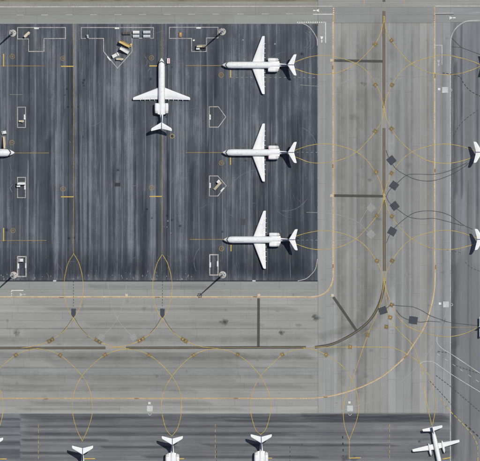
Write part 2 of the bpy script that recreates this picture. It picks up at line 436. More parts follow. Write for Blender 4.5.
# streaks, seams, dark lanes and stains of the pavements
for x, y0, y1, wd in ((8, 24, 150, 3), (17, 30, 130, 1.6), (28, 160, 280, 2.2), (35, 60, 200, 2), (38, 180, 275, 1.5), (58, 60, 180, 2), (63.5, 110, 281, 2.4),
                      (65, 24, 110, 1.4), (81, 130, 281, 2.2), (94, 60, 120, 1.3), (104.5, 40, 279, 3.4), (107, 190, 281, 2), (122, 190, 270, 1.6), (132, 24, 110, 1.4),
                      (138, 30, 90, 1.2), (145, 90, 210, 1.5), (151.5, 130, 281, 2), (154, 200, 281, 1.2), (171, 110, 281, 1.6), (175, 100, 281, 1.6), (183, 60, 240, 1.4),
                      (207, 24, 150, 1.6), (223, 40, 281, 1.4), (230, 90, 210, 2.0), (244, 30, 150, 2), (20, 200, 281, 1.4), (48, 30, 90, 1.2), (91, 90, 260, 1.2),
                      (199, 120, 281, 1.2), (213, 200, 281, 1.6), (112, 30, 140, 1), (1.5, 60, 281, 1.6), (237, 190, 281, 1.0), (251, 100, 150, 1.6), (271, 180, 281, 1.2)):
    streak('rubbed_streak', [(x, y0), (x + random.uniform(-.6, .6), (y0 + y1) / 2), (x + random.uniform(-.8, .8), y1)], wd * S * 1.25, 'streak_light', apron, int(x * 2) % 3, 4)
for x, y0, y1, wd in ((50, 130, 281, 11), (143, 190, 281, 8), (98, 24, 200, 4), (12, 180, 280, 5), (114, 100, 281, 5), (192, 160, 281, 8), (135, 90, 281, 5),
                      (262, 170, 281, 26), (296, 110, 281, 30), (216, 28, 100, 7), (72, 40, 130, 4), (29, 24, 120, 3), (88, 24, 281, 3), (168, 150, 281, 4)):
    streak('sealed_lane', [(x, y0), (x, (y0 * 2 + y1) / 3), (x, (y0 + 2 * y1) / 3), (x, y1)], wd * S, 'streak_dark', apron, 3 + int(x) % 3, 4)
for k in range(70):                                             # chipped surface along the bottom edge of the apron
    blob('surface_chip', random.uniform(0, 200), 279.5 - abs(random.gauss(0, 4.5)), random.uniform(.25, .75), 'chip', apron, 6, 1, random.uniform(.8, 3.0))
for k in range(90):                                             # thin rubbed lines along the paving lanes
    x = random.uniform(0, 250) if k < 72 else random.uniform(250, 316); y0 = random.uniform(24, 250); y1 = min(280.5, y0 + random.uniform(25, 150))
    streak('rubbed_line', [(x, y0), (x + random.uniform(-.4, .4), (y0 + y1) / 2), (x + random.uniform(-.5, .5), y1)], random.uniform(.2, .55), 'streak_light' if k % 3 else 'streak_dark', apron, 12 + k % 9, 4)
for y, wd in ((262, 30), (271, 18)):                              # darker band where the jets turn out
    streak('sealed_lane', [(-30, y), (80, y + 1), (200, y - 1), (330 - 14, y)], wd * S, 'band_dark', apron, 10 if wd > 20 else 11, 5)
for k in range(70):                                              # faint curved and slanted scuffs
    x = random.uniform(0, 316); y = random.uniform(28, 276); a = random.uniform(0, 6.28); r_ = random.uniform(4, 26); w0 = random.uniform(.2, .9)
    pp = [(x + r_ * math.cos(a + w0 * k2 / 7) - r_ * math.cos(a), y + r_ * math.sin(a + w0 * k2 / 7) - r_ * math.sin(a)) for k2 in range(8)]
    if all(0 < p_[0] < 317 and 25 < p_[1] < 280 for p_ in pp): streak('tyre_scuff', pp, random.uniform(.2, .45), 'stain_light', apron, 21 + k % 5)
for x, y in ((65, 95), (84, 86), (67, 89), (78, 107), (83, 83), (83, 137), (68, 107), (84, 80), (118, 170), (152, 218), (167, 216), (172, 220), (180, 226), (147, 209), (74, 238), (79, 239), (69, 238), (302, 54), (203, 121), (117, 262), (72, 107)):
    blob('oil_spot', x, y, random.uniform(0.8, 1.9), 'stain_dark', apron, 9)
for x, y in ((167, 227), (171, 233), (168, 221), (243, 40), (275, 44), (244, 60)):
    blob('pale_spot', x, y, random.uniform(0.6, 1.2), 'chip', apron, 7)
for cx, cy, r, a0, a1 in ((302, 41, 9, -80, 60), (302, 42, 12, -70, 40), (303, 43, 5, -60, 80), (293, 150, 24, -70, 10), (290, 36, 20, -60, 20), (138, 62, 9, -50, 40), (142, 66, 8, -60, 50), (214, 262, 20, 150, 230),
                          (258, 200, 30, 200, 280), (285, 185, 26, 30, 100)):
    pp = [(cx + r * math.cos(R(a0 + (a1 - a0) * k / 12)), cy + r * math.sin(R(a0 + (a1 - a0) * k / 12))) for k in range(13)]
    streak('tyre_scuff', pp, 0.55, 'stain_light', apron, 21 + int(r) % 5)
for x0_, x1_, y, wd in ((20, 450, 418, 7), (24, 320, 426.5, 3), (22, 300, 434, 4), (20, 110, 440, 3), (100, 180, 447, 3), (200, 400, 445, 3), (300, 450, 416, 6), (140, 320, 457, 3), (20, 80, 453, 3),
                        (222, 450, 421, 3)):
    streak('dark_lane', [(x0_, y), ((x0_ * 2 + x1_) / 3, y), ((x0_ + 2 * x1_) / 3, y), (x1_, y)], wd * S * 1.3, 'streak_dark_x', apron_s, int(y) % 9, 6)
for y, wd in ((419, 3), (427, 2), (443, 5), (452, 6), (435, 2)):
    streak('dark_lane', [(-30, y), (-5, y), (10, y), (21, y)], wd * S * 1.3, 'streak_dark_x', apron_p, 1, 6)
for x, y0, y1, wd in ((453.2, 22, 461, 5), (455.5, 60, 200, 4), (462, 90, 200, 2), (477.5, 60, 240, 4), (468, 180, 330, 2), (454.6, 262, 350, 8), (453.6, 340, 461, 6), (470, 330, 461, 2), (461.5, 22, 120, 2.4)):
    streak('dark_lane', [(x, y0), (x, (y0 * 2 + y1) / 3), (x, (y0 + 2 * y1) / 3), (x, y1)], wd * S * 1.3, 'streak_dark_e', apron_e, int(x * 10) % 11, 6)
for x, y, r in ((16.5, 332.5, 4.2), (224.5, 321.8, 4.0), (225.5, 322, 3.0), (316, 317.5, 4.2), (314.5, 317, 3), (282, 333, 3.4), (281, 332.6, 2.4), (220, 322, 1.6)):
    blob('oil_stain', x, y, r, 'stain', taxi_ew if x < 318 else taxi_ns, 22 + (int(r * 10) % 5))
for x, y, r in ((370, 180, 2.6), (364.5, 84, 2.6), (361.5, 166.5, .8), (362, 83, 2), (346, 70, 1)):
    blob('oil_stain', x, y, r, smear('faint_stain', A(104, 106, 104), 0.55), taxi_ns, 21)
def rubber(parent, pts, wd, lay, sub=6): streak('tyre_rubber', pts, wd, MR, parent, lay, sub)
MR = smear('tyre_rubber_film', A(116, 118, 117), 0.26, (0.3, 0.3, 1))
rubber(taxi_ew, [(-10, 367.6), (100, 367.4), (200, 367.6), (314, 367.8)], 1.4, 4)
rubber(taxi_ew, [(-10, 328.6), (100, 328.4), (200, 328.6), (316, 328.6)], 1.1, 4)
rubber(taxi_ew, [(-10, 376), (100, 375), (200, 375.4), (316, 376)], 3.2, 3)
rubber(taxi_ew, [(-10, 390), (60, 390), (130, 389), (200, 391)], 2.6, 3)
rubber(taxi_ew, [(60, 358), (160, 358.5), (317, 357)], 2.8, 2)
for x in (357.5, 366, 412, 428): rubber(taxi_ns, [(x, 26), (x, 150), (x + .3, 280), (x, 410)], random.uniform(1.2, 3), 4)
MF = smear('wide_rubber_film', A(112, 112, 108), 0.34, (0.10, 0.10, 1))
for off in (-9, 8): rubber_pts = [(384 + off, 15), (384 + off, 120), (384 + off, 230), (383 + off, 283), (378 + off, 305), (366 + off, 324), (346 + off * .4, 338 + off * .7), (318, 347 + off)]; streak('rubber_film', rubber_pts, 5.5, MF, taxi_ns, 5, 5)
for off in (-8, 9): streak('rubber_film', [(-20, 348 + off), (100, 348 + off), (220, 347.6 + off), (317, 347 + off)], 5.0, MF, taxi_ew, 6, 6)
for x in (341.5, 361.5): streak('rubber_film', [(x, 30), (x, 150), (x + 1, 300), (x, 400)], 5.5, MF, taxi_ns, 6, 6)
for k in range(60):
    v = k % 2; x, y = (random.uniform(322, 448), random.uniform(28, 408)) if v else (random.uniform(2, 314), random.uniform(284, 410))
    blob('dirt_spot', x, y, random.uniform(.5, 2.6), MF if k % 3 else MR, taxi_ns if v else taxi_ew, 12 + k % 8, random.uniform(.6, 2), random.uniform(.6, 2))
for cx, cy in ((260, 65), (260, 152.5), (260, 240), (161.8, 92)):
    for k in range(7):
        blob('oil_spot', cx + random.uniform(-38, 38) * (1 if cx > 200 else .3), cy + random.uniform(-9, 9) * (1 if cx > 200 else 4), random.uniform(.6, 1.8), 'stain_dark', apron, 9)
for sg in (-1, 1):                                                # wheel tracks along the stand lines
    for x in (73.5, 162.2): streak('tyre_track', [(x + sg * 5.2, 40), (x + sg * 5, 130), (x + sg * 5.3, 200), (x + sg * 5, 262)], .9, 'streak_dark', apron, 4, 6)
MP = smear('pale_worn_asphalt', A(142, 144, 143), 0.62, (0.25, 0.03, 1))
streak('worn_lane', [(464, 250), (464, 320), (463, 400), (464, 480)], 9.5, MP, apron_e, 12, 6); streak('worn_lane', [(474, 262), (474, 330), (475, 400), (474, 480)], 6.5, MP, apron_e, 13, 6)
streak('worn_lane', [(469, 70), (469, 140), (470, 220), (469, 260)], 4.5, MP, apron_e, 14, 6)
MD = smear('worn_concrete_band', A(126, 127, 124), 0.36, (0.2, 0.03, 1)); ML = smear('pale_concrete_band', A(166, 166, 161), 0.4, (0.2, 0.03, 1))
for k, (x, wd) in enumerate(((338, 3), (347, 4.5), (352, 3), (367, 4), (378, 3), (398, 4), (407, 3), (424, 5), (431, 2.5), (443, 4), (328, 3))):
    a0 = random.uniform(26, 90); a1 = random.uniform(230, 408); streak('worn_band', [(x, a0), (x, (a0 * 2 + a1) / 3), (x, (a0 + 2 * a1) / 3), (x, a1)], wd, (MD, ML)[k % 3 == 1], taxi_ns, k % 4, 6)
MDx = smear('worn_concrete_band_across', A(126, 127, 124), 0.36, (0.03, 0.2, 1)); MLx = smear('pale_concrete_band_across', A(168, 168, 162), 0.4, (0.03, 0.2, 1))
for k, (y, wd) in enumerate(((287, 3), (302, 4), (309, 3), (324, 3), (333, 4), (354, 4), (362, 5), (371, 3), (379, 4), (386, 3), (394, 4), (403, 3), (409, 2.4))):
    a0 = random.uniform(-20, 90); a1 = random.uniform(180, 315); streak('worn_band', [(a0, y), ((a0 * 2 + a1) / 3, y), ((a0 + 2 * a1) / 3, y), (a1, y)], wd, (MDx, MLx)[k % 3 == 1], taxi_ew, 8 + k % 2, 6)
line('drain_channel', [(XL, 280.9), (318, 280.9)], 0.55, 'drain', apron, 0)
line('pavement_edge', [(317.7, 26), (317.7, 281)], 0.3, 'white_faint', apron, 1)

# ------------------------------------------------------------------ painted markings (parts of the pavements)
# apron edge lines: orange band with a cream line
eA = [(XL, 297), (300, 297)] + catmull([(300, 297), (314, 297), (324, 294), (330, 288), (333.2, 279), (333.4, 268)], 6)[1:] + [(333.4, 6.3)]
line('edge_line', eA, 0.72, 'orange', taxi_ns, 0); 
eA2 = [(XL, 296.5), (300, 296.5)] + catmull([(300, 296.5), (313.6, 296.5), (323.4, 293.6), (329.4, 287.6), (332.7, 278.8), (332.95, 268)], 6)[1:] + [(332.95, 22)]
line('edge_line', eA2, 0.36, 'cream', taxi_ns, 1)
eB = [(434.6, 6), (434.6, 255)] + catmull([(434.6, 255), (434.6, 287), (430, 310), (423.7, 327.7), (413, 345), (405.5, 356), (394, 367), (382.5, 376), (370, 383), (356, 388.8), (337, 394.5), (318, 397.6), (300, 398.3)], 6)[1:] + [(XL, 398.3)]
line('edge_line', eB, 0.64, 'orange', taxi_ns, 0)
eB2 = [(434.9, 14), (434.9, 255)] + catmull([(434.9, 255), (434.9, 287), (430.4, 310.2), (424.1, 327.9), (413.3, 345.2), (405.8, 356.3), (394.2, 367.3), (382.7, 376.4), (370, 383.4), (356, 389.2), (337, 394.9), (318, 398), (300, 398.7)], 6)[1:] + [(250, 398.7)]
line('edge_line', eB2, 0.30, 'cream', taxi_ns, 1)
for x, y, wx_, wy_ in ((332.6, 67.5, 1.2, 4), (332.8, 166, 1.2, 4), (333.1, 266, 1.2, 4), (61.5, 297.4, 4.5, 1.1), (157.5, 297.2, 4.5, 1.1), (255, 296.7, 4, 1.1), (46, 398.8, 4, 1.1), (136.5, 398.4, 4, 1.1), (236, 398.2, 4, 1.1), (435, 76, 1.2, 4.2), (435, 170.5, 1.2, 4), (435.6, 267, 1.2, 4.2), (325.5, 397, 4, 1.1)):
    sq('edge_tick', x, y, wx_, wy_, 0, 'gate_brown', taxi_ns, 2)
sq('edge_tick', 405.3, 356.8, 1.3, 4.2, 42, 'gate_brown', taxi_ns, 2)
# service road
line('road_edge_line', [(XL, 7.4), (332.6, 6.4)], 0.55, 'white', road, 0)
line('road_edge_line', [(434.6, 6.2), (XR, 6.0)], 0.42, 'white', road, 0)
dashes('road_centre_line', [(-8, 15.3), (300, 13.9)], 0.28, 'white', road, 7, 17.5, 0)
line('road_lane_line', [(313, 14.4), (333, 14.3)], 0.36, 'white_bold', road, 1)
line('road_lane_line', [(434.6, 13.5), (453.5, 13.3)], 0.42, 'white', road, 1)
line('road_lane_line', [(434.6, 14.4), (453.8, 14.2)], 0.30, 'dark_line', road, 0)
line('road_lane_line', [(472.5, 12.7), (500, 12.6)], 0.3, 'white_faint', road, 0)
dashes('stop_dashes', [(297, 22.4), (325.6, 22.4)], 0.5, 'white_bold', road, 1.2, 1.0, 1)
line('road_lane_line', [(325.6, 22), (325.6, 43)], 0.36, 'white_bold', taxi_ns, 1)
line('road_lane_line', [(435, 45.3), (442, 45.3), (442, 65)], 0.42, 'white', taxi_ns, 2)
line('road_lane_line', [(11.3, 290.4), (23.3, 290.4)], 0.4, 'white_bold', taxi_ew, 1)
dashes('stop_dashes', [(11.5, 291), (11.5, 296)], 0.5, 'white_bold', taxi_ew, 1.1, 1.1, 2)
dashes('stop_dashes', [(333.6, 8), (333.6, 15)], 0.5, 'white_bold', road, 1.0, 1.2, 4)
dashes('stop_dashes', [(434.4, 15.5), (434.4, 22)], 0.5, 'gate_brown', road, 1.0, 1.2, 4)
def road_symbol(x, y, ang, parent, mat='white_bold'):        # stop box with an arrow-like tail
    c, s_ = math.cos(R(ang)), math.sin(R(ang)); T = lambda u, v: (x + u * c - v * s_, y + u * s_ + v * c)
    mb = MB()
    mb.add([P(*T(1.5, -1.6), .088), P(*T(1.5, 1.6), .088), P(*T(-1.2, .5), .088), P(*T(-1.2, -.5), .088)][::-1], [(0, 1, 2, 3)])
    ribbon_mb(mb, [T(-4.6, 0.05), T(-1.9, 0.05)], 0.55, 0.092)
    mb.build('road_symbol', mat, parent)
road_symbol(317.6, 10.5, 0, road); road_symbol(321.7, 38.0, -90, taxi_ns); road_symbol(451.0, 17.9, 180, road)
road_symbol(438.6, 61.5, -90, taxi_ns, 'white'); road_symbol(21.3, 294.6, 180, taxi_ew, 'white')
dashes('road_centre_line', [(2, 290), (318, 289.6)], 0.22, 'white_faint', taxi_ew, 7, 17.5, 0)
dashes('road_centre_line', [(325.5, 46), (325.5, 281)], 0.22, 'white_faint', taxi_ns, 7, 17.5, 0)
dashes('guide_dashes', [(231, 77.4), (318, 77.6)], 0.24, 'white_faint', apron, 2.4, 2.4, 2)
dashes('guide_dashes', [(297, 152.3), (330, 152.5)], 0.24, 'white_faint', apron, 2, 2.6, 0)
dashes('guide_dashes', [(297, 240), (330, 240.2)], 0.24, 'white_faint', apron, 2, 2.6, 0)
line('apron_corner_line', [(298, 23.4), (303, 23.8), (309, 27), (314, 32.5), (316.8, 39), (317.4, 46)], 0.36, 'white', apron, 3, True)
line('apron_corner_line', [(298, 281), (306, 278.6), (312, 274), (316, 268), (317.4, 259)], 0.32, 'white', apron, 3, True)
line('apron_corner_line', [(318, 281), (322, 276), (324.5, 269)], 0.26, 'white_faint', taxi_ns, 3, True)
line('apron_edge_line', [(450.4, 470)] + [(450.4, 413), (450.4, 200), (450.4, 46)] + catmull([(450.4, 46), (451.2, 37.5), (455, 29.5), (461, 24), (468, 21), (480, 20.4)], 6)[1:] + [(XR, 20.4)], 0.46, 'white', apron_e, 3)
line('apron_edge_line', [(XL, 413.3), (340, 413.0)], 0.3, 'white_faint', apron_s, 3)

# wide dark taxiway centre line with yellow core
def centre(pts, curve, mats, wd):
    line('centre_line_backing', pts, wd, mats, taxi_ns, 2, curve)
centre([(384, -2), (384, 2)], False, 'dark_line', 1.3)
centre([(383.9, 11), (383.9, 108)], False, 'brown_line', 1.4)
centre([(384, 128), (384, 194)], False, 'brown_line', 1.4)
centre([(384.3, 200), (384.4, 271)], False, 'dark_line', 1.5)
centre([(384.2, 281), (382.5, 294), (378, 307), (370.5, 319), (360, 329), (346, 338), (331, 344.6), (315, 347.4)], True, 'dark_line', 1.35)
line('centre_line_backing', [(XL, 348.2), (105.5, 347.8)], 1.3, 'dark_line', taxi_ew, 2)
line('centre_line_backing', [(126, 347.8), (306, 347.2)], 1.3, 'dark_line', taxi_ew, 2)
line('centre_line', [(384, -20), (383.9, 108), (384, 194), (384.4, 271)] + catmull([(384.4, 271), (384.2, 281), (382.5, 294), (378, 307), (370.5, 319), (360, 329), (346, 338), (331, 344.6), (313, 347.3), (300, 347.3)], 8)[1:] + [(126, 347.8), (XL, 348.2)], 0.26, 'yellow_faint', taxi_ns, 9)
for x in (383.3, 384.7): line('centre_line_border', [(x + .35, 200), (x + .45, 271)], 0.14, 'yellow_faint', taxi_ns, 10)
for bar in ([(334.2, 60.6), (383, 61.4)], [(334.2, 195.6), (383, 196.2)], [(258.6, 298.3), (258.4, 347)], [(333.4, 297), (356.5, 330.5)]):
    line('hold_bar', bar, 1.3, 'dark_line', taxi_ns, 1)
for x in (364, 404.2): line('centre_line', [(x, -20), (x, 5.5)], 0.36, 'orange', taxi_ns, 2)
dashes('guide_dashes', [(335, 6.3), (432, 6.5)], 0.2, 'white_faint', taxi_ns, 2, 2, 1)
line('faint_joint', [(334, 23.2), (432, 23.2)], 0.22, MR if False else 'gate_brown', taxi_ns, 0).data.materials[0] = paint('faint_red_brown', A(150, 126, 116), 0.1, 0.5)

# lead-in lines left and right of the vertical taxiway
for k, cy in enumerate((63.6, 151.9, 238.6)):
    up = [(287, 65.2), (297, 60.8), (310, 56.6), (324, 55.0), (340, 57.3), (356, 63.2), (367, 71.8), (376, 84.5), (381.5, 97), (384, 109)]
    dn = [(287, 65.2), (297, 69.2), (310, 73.2), (323, 74.4), (340, 71.4), (356, 63.2), (367, 53), (376, 41.5), (381.5, 31), (384, 19)]
    dy = cy - 63.2
    line('lead_in_line', [(x, y + dy) for x, y in up], 0.29, 'yellow', taxi_ns, 4, True)
    line('lead_in_line', [(x, y + dy) for x, y in dn], 0.29, 'yellow', taxi_ns, 5, True)
    line('lead_in_line', [(768 - x if x > 300 else 769 - x, y + dy) for x, y in up], 0.29, 'yellow', taxi_ns, 6, True)
    line('lead_in_line', [(768 - x if x > 300 else 769 - x, y + dy) for x, y in dn], 0.29, 'yellow', taxi_ns, 7, True)
for y in (109.5, 196.5, 19, 281): line('lead_in_line', [(384, y - 3), (384.2, y + 3.5)], 0.8, 'yellow', taxi_ns, 8)
# lead-in loops of the upper stands
for cx in (73.5, 162.4):
    for sgn, ly in ((1, 4), (-1, 5)):
        line('lead_in_line', [(cx + sgn * a, b) for a, b in ((0, 254), (-6, 265), (-9.7, 285), (-7.2, 305), (0, 319), (10.5, 332), (24, 341), (38, 346), (52, 348))], 0.29, 'yellow', taxi_ew, ly, True)
    dashes('guide_dashes', [(cx, 281), (cx, 306)], 0.26, 'black_dash', taxi_ew, 1.6, 1.4, 1)
    ragged('covered_marking', cx, 311.6, 4.6, 6.0, 0, 'cover_dark', taxi_ew, 2)
    mb = MB().add([P(cx - 2.3, 314.6, .088), P(cx - .9, 317.6, .088), P(cx + .9, 317.6, .088), P(cx + 2.3, 314.6, .088)], [(0, 1, 2, 3)]); mb.build('covered_marking', 'cover_dark', taxi_ew)
    for sgn in (-1, 1): line('dark_guide', [(cx + sgn * 1.2, 318), (cx + sgn * 7, 327), (cx + sgn * 14, 335)], 0.25, 'black_line', taxi_ew, 0, True)
# lead-in loops of the bottom stands
for cx, ap in ((-7, 441), (82.3, 441), (171.6, 436), (260.6, 434.5)):
    for sgn, ly in ((1, 6), (-1, 7)):
        line('lead_in_line', [(cx + sgn * a, b) for a, b in ((-46, 348.4), (-34, 350.3), (-22.3, 355), (-11, 364), (0, 376), (7, 389), (9.9, 402), (9.4, 415), (5.5, 429), (0, ap))], 0.29, 'yellow', taxi_ew, ly, True)
line('lead_in_line', [(303, 347.4), (314, 349.5), (326, 354.7), (340.6, 365), (350.6, 377), (356, 388.4), (358.3, 402), (357.2, 417), (349.3, 440)], 0.29, 'yellow', taxi_ns, 4, True)
line('lead_in_line', [(384.4, 276), (381.5, 297), (376.5, 314), (370.7, 327.5), (367.5, 335), (352, 380.3), (345, 399), (343.3, 412), (345, 427), (349.3, 440)], 0.29, 'yellow', taxi_ns, 5, True)
line('stand_line', [(349.3, 440), (349.3, 458)], 0.32, 'yellow', apron_s, 3)
line('lead_in_line', [(314, 347.4), (350, 346.9), (380, 347), (394, 348.2), (405, 353.5), (414, 359), (420.4, 364), (423, 374), (425, 395), (431.5, 425)], 0.32, 'yellow', taxi_ns, 8, True)
line('lead_in_line', [(384.3, 280), (386.5, 302), (390, 317), (399, 331), (412.3, 344.4), (420.6, 363), (429.4, 377), (434.3, 393), (435.4, 408), (433, 425)], 0.29, 'yellow', taxi_ns, 4, True)
line('lead_in_line', [(360, 335), (370, 329.5), (386, 326.9), (420, 327.3), (470, 327.2), (486, 326)], 0.32, 'yellow_faint', taxi_ns, 6)
line('lead_in_line', [(384.4, 278), (387, 292), (391.6, 304.5), (398, 316.5), (410, 327.5), (430, 334.5), (448, 336.2), (464, 333.5), (479, 327)], 0.29, 'yellow', taxi_ns, 7, True)

# stand centre lines, stop bars, stand rings
line('stand_line', [(73.5, 24), (73.5, 254)], 0.28, 'yellow_dim', apron, 2); line('stand_line', [(162, 24), (162.3, 254)], 0.28, 'yellow_dim', apron, 2)
for a, b, y in ((-30, 44.5, 66), (185.5, 226, 65.6), (-30, 49, 153), (186, 226, 152.6), (-30, 46.5, 240.4), (190, 226, 239.4)):
    line('stand_line', [(a, y), (b, y)], 0.28, 'yellow_dim', apron, 2)
for p in ([(61, 66.4), (73.5, 66.4)], [(149.3, 66), (157, 66)], [(61, 196.8), (73.7, 196.8)], [(149.5, 196.5), (162, 196.4)], [(3.6, 54), (3.6, 66.5)], [(230.6, 69.8), (230.6, 77.6)],
          [(230.5, 157.4), (230.5, 164.8)], [(231, 244.8), (231, 251.3)], [(3.6, 228), (3.6, 241)]):
    line('stop_bar', p, 0.5, 'yellow_bold', apron, 3)
for p in ([(-8, 458.8), (6.5, 458.8)], [(84, 458.6), (95, 458.5)], [(178, 458.6), (184, 458.5)], [(267, 458), (272, 457.9)], [(349, 458), (361, 457.6)], [(442.5, 458.9), (451.2, 457.4)]):
    line('stop_bar', p, 0.45, 'yellow_bold', apron_s, 4)
for x, y in ((12.5, 56.5), (63, 58.4), (151.5, 58), (12, 142.6), (63, 189), (151.5, 187.8), (221.2, 75), (221.5, 163), (221.6, 248.6), (13, 230.5)):
    line('stand_ring', [(x + 2.3 * math.cos(2 * math.pi * k / 20), y + 2.3 * math.sin(2 * math.pi * k / 20)) for k in range(20)], 0.24, 'yellow_dim', apron, 3, closed=True)
    blob('ring_centre', x, y, 1.5, 'ring_dot', apron, 7)
line('stand_ring', [(172.2 + 2 * math.cos(2 * math.pi * k / 20), 136.2 + 2 * math.sin(2 * math.pi * k / 20)) for k in range(20)], 0.26, 'yellow', apron, 3, closed=True)
blob('oil_stain', 172.2, 136.2, 2.2, 'stain_dark', apron, 9); blob('oil_stain', 6.6, 230, 2.2, 'stain_dark', apron, 9); blob('oil_stain', 302, 54, 2.4, 'stain_dark', apron, 9); blob('oil_stain', 221.2, 75, 1.6, smear('brown_spot', A(120, 84, 54), .8), apron, 6)
for x, ya, yb in ((38.4, 424.5, 470), (215.3, 424, 470), (389.7, 424, 470)): dashes('stand_dashes', [(x, ya), (x, yb)], 0.26, 'yellow', apron_s, 3, 2.2, 3)
for x in (290, 216.5): dashes('stand_dashes', [(x, 446), (x, 470)], 0.24, 'black_dash', apron_s, 2, 2.6, 3)
dashes('stand_dashes', [(342.6, 436), (343.4, 456)], 0.6, 'black_dash', apron_s, 2.4, 4, 3); blob('oil_stain', 345, 459, 5, 'stain', apron_s, 6); blob('oil_stain', 354, 459, 4, 'stain', apron_s, 7); blob('oil_stain', 302, 444, 1.2, 'stain', apron_s, 6)
blob('oil_stain', 419.5, 441.5, 2.0, 'stain', apron_s, 7)

# equipment bay outlines and their painted name blocks
BAYS = [[(17.6, 27.6), (65.5, 27.6), (65.5, 38.6), (44, 38.6), (44, 51.5), (28.6, 51.5), (28.6, 39), (17.6, 39)],
        [(81.3, 27.6), (153.5, 27.6), (153.5, 38.3), (132, 38.3), (132, 51.8), (117.5, 68.2), (103.6, 51.6), (103.6, 38.5), (81.3, 38.5)],
        [(169.4, 27.4), (218, 27.4), (218, 38), (206.4, 38), (206.4, 51.5), (191.6, 51.5), (191.6, 38.5), (169.4, 38.5)],
        [(17.6, 107.2), (25.5, 107.2), (25.5, 127.5), (17.6, 127.5)], [(17.6, 177.4), (25.5, 177.4), (25.5, 197.6), (17.6, 197.6)], [(17.7, 256.6), (26, 256.6), (26, 276.4), (17.7, 276.4)],
        [(209.3, 106.8), (218.4, 106.8), (225.8, 117), (218.4, 127.2), (209.3, 127.2)], [(209.4, 176), (217.8, 176), (226.3, 185.8), (217.8, 196), (209.4, 196)], [(209.8, 254.7), (218, 254.7), (218, 275), (209.8, 275)]]
for i, b in enumerate(BAYS): line('bay_outline', b, 0.55 if i in (5, 8) else 0.36, 'bay', apron, 4, closed=True)
for x, y, wx_, wy_, an in ((36.5, 28.4, 4.6, 1.6, 0), (117, 28.3, 4.4, 1.5, 0), (198.6, 28.0, 4.6, 1.5, 0), (24.6, 117, 1.5, 5, 0), (210.1, 117.2, 1.4, 5, 0), (210.1, 185.4, 1.4, 5, 0), (222.4, 189.6, 1.4, 5, 43),
                       (18.3, 266, 1.4, 5, 0), (25.8, 265.6, 1.4, 5, 0), (210.3, 264.8, 1.5, 5, 0), (217.7, 263.8, 1.5, 5.4, 0), (109, 58.6, 1.3, 5, -40), (25, 187.2, 1.6, 4.6, 0)):
    sq('bay_name_block', x, y, wx_, wy_, an, 'white_bold', apron, 5)
line('tow_mark', [(40, 57), (32, 65)], 0.18, 'black_line', apron, 1); line('tow_mark', [(10, 94.6), (22, 94.6)], 0.22, 'white_faint', apron, 4)
line('tow_mark', [(13, 184), (10, 188), (12, 192)], 0.24, 'white_faint', apron, 4); line('tow_mark', [(28, 160), (28, 215)], 0.2, 'white_faint', apron, 4)
for x, y, wx_, wy_ in ((117.6, 184.6, 5.6, 3.6), (243, 222, 4, 6)): sq('asphalt_patch', x, y, wx_, wy_, 0, 'black_dash' if x < 200 else 'black_line', apron, 0)

# location markers on the lead-in lines, blacked-out markings
def marker(x, y, ang, wx_=4.0, parent=None):
    m = ragged('location_marker', x, y, wx_ * random.uniform(.93, 1.05), 4.0, ang + random.uniform(-5, 5), 'marker', parent, 10)
    c, s_ = math.cos(R(ang)), math.sin(R(ang)); T = lambda u, v: (x + u * c - v * s_, y + u * s_ + v * c)
    h = wx_ / 2 - .5; mb = MB()
    ribbon_mb(mb, [T(-h, -1.5), T(h, -1.5), T(h, 1.5), T(-h, 1.5)], 0.15, 0.146, True)
    for k in range(int(round(wx_ / 4))):
        u = (k - (round(wx_ / 4) - 1) / 2) * 3.6
        ribbon_mb(mb, [T(u - .75, 0), T(u + .75, 0)], 0.72, 0.150)
    o = mb.build('marker_symbol', 'marker_yellow', m)
for x, y, an in ((375.4, 44.4, 45), (391.6, 40.4, 50), (375.4, 85, 40), (392, 85, 40), (375.4, 131.3, 30), (391.5, 128.8, 40), (376, 172.2, 30), (391.5, 173.2, 30), (377, 216, 35), (392, 216.4, 30), (377, 260.7, 30), (392.2, 260.7, 30),
                 (391.7, 304.8, 25), (390.2, 317.3, 20), (386.4, 326.8, 0), (367.8, 334.8, 20), (350.2, 346.8, 0), (326.2, 354.6, 30)): marker(x, y, an, parent=taxi_ns)
for x, y, an in ((16, 355, -30), (60.2, 355, 30), (105, 355, -30), (149, 355, 30), (193.8, 355, -25), (237.6, 354.4, 30), (282.3, 354.3, -30)): marker(x, y, an, parent=taxi_ew)
for x, y, an in ((50.7, 340.2, -27), (98.2, 340.8, 32), (141.2, 339.6, -28), (184.4, 340, 30)): marker(x, y, an, 8.2, taxi_ew)
for x, y, wx_, wy_, an in ((391.5, 160.3, 7.4, 7.4, 52), (394.1, 185.6, 7.6, 7.2, 35), (394.6, 206, 7.4, 7.4, 52), (392.2, 231.3, 7.6, 7.6, 30), (382.8, 310.4, 8, 7, -20), (413.2, 320.2, 8.6, 7.4, 8)):
    ragged('covered_marking', x, y, wx_, wy_, an, 'cover_dark', taxi_ns, 11)
for x, y, wx_, wy_, an in ((371, 234.5, 7, 7, 45), (371, 208, 7, 7, 45), (101, 337.5, 6, 6, 30), (133.5, 337.5, 6, 6, -30)): sq('faded_marking', x, y, wx_, wy_, an, 'cover_grey', taxi_ns if x > 318 else taxi_ew, 14)
for pts in ([(108, 282), (111, 302), (117.5, 319), (126, 330), (134, 338)], [(127, 282), (124, 302), (117.5, 319), (109, 330), (101, 338)]): line('faded_line', pts, 0.3, 'white_faint', taxi_ew, 0 if pts[0][0] < 110 else 1, True)
for pts in ([(300, 85), (322, 86.6), (340, 83.5), (352, 78)], [(306, 212), (330, 213), (345, 217), (359, 223), (371, 236)], [(318, 240), (340, 240.2), (350, 239.5)], [(392, 43), (404, 41)], [(372, 200), (360, 222)]): line('faded_line', pts, 0.26, 'white_faint', taxi_ns, 1 if pts[0][0] > 305 and pts[0][0] < 310 else 0, True)
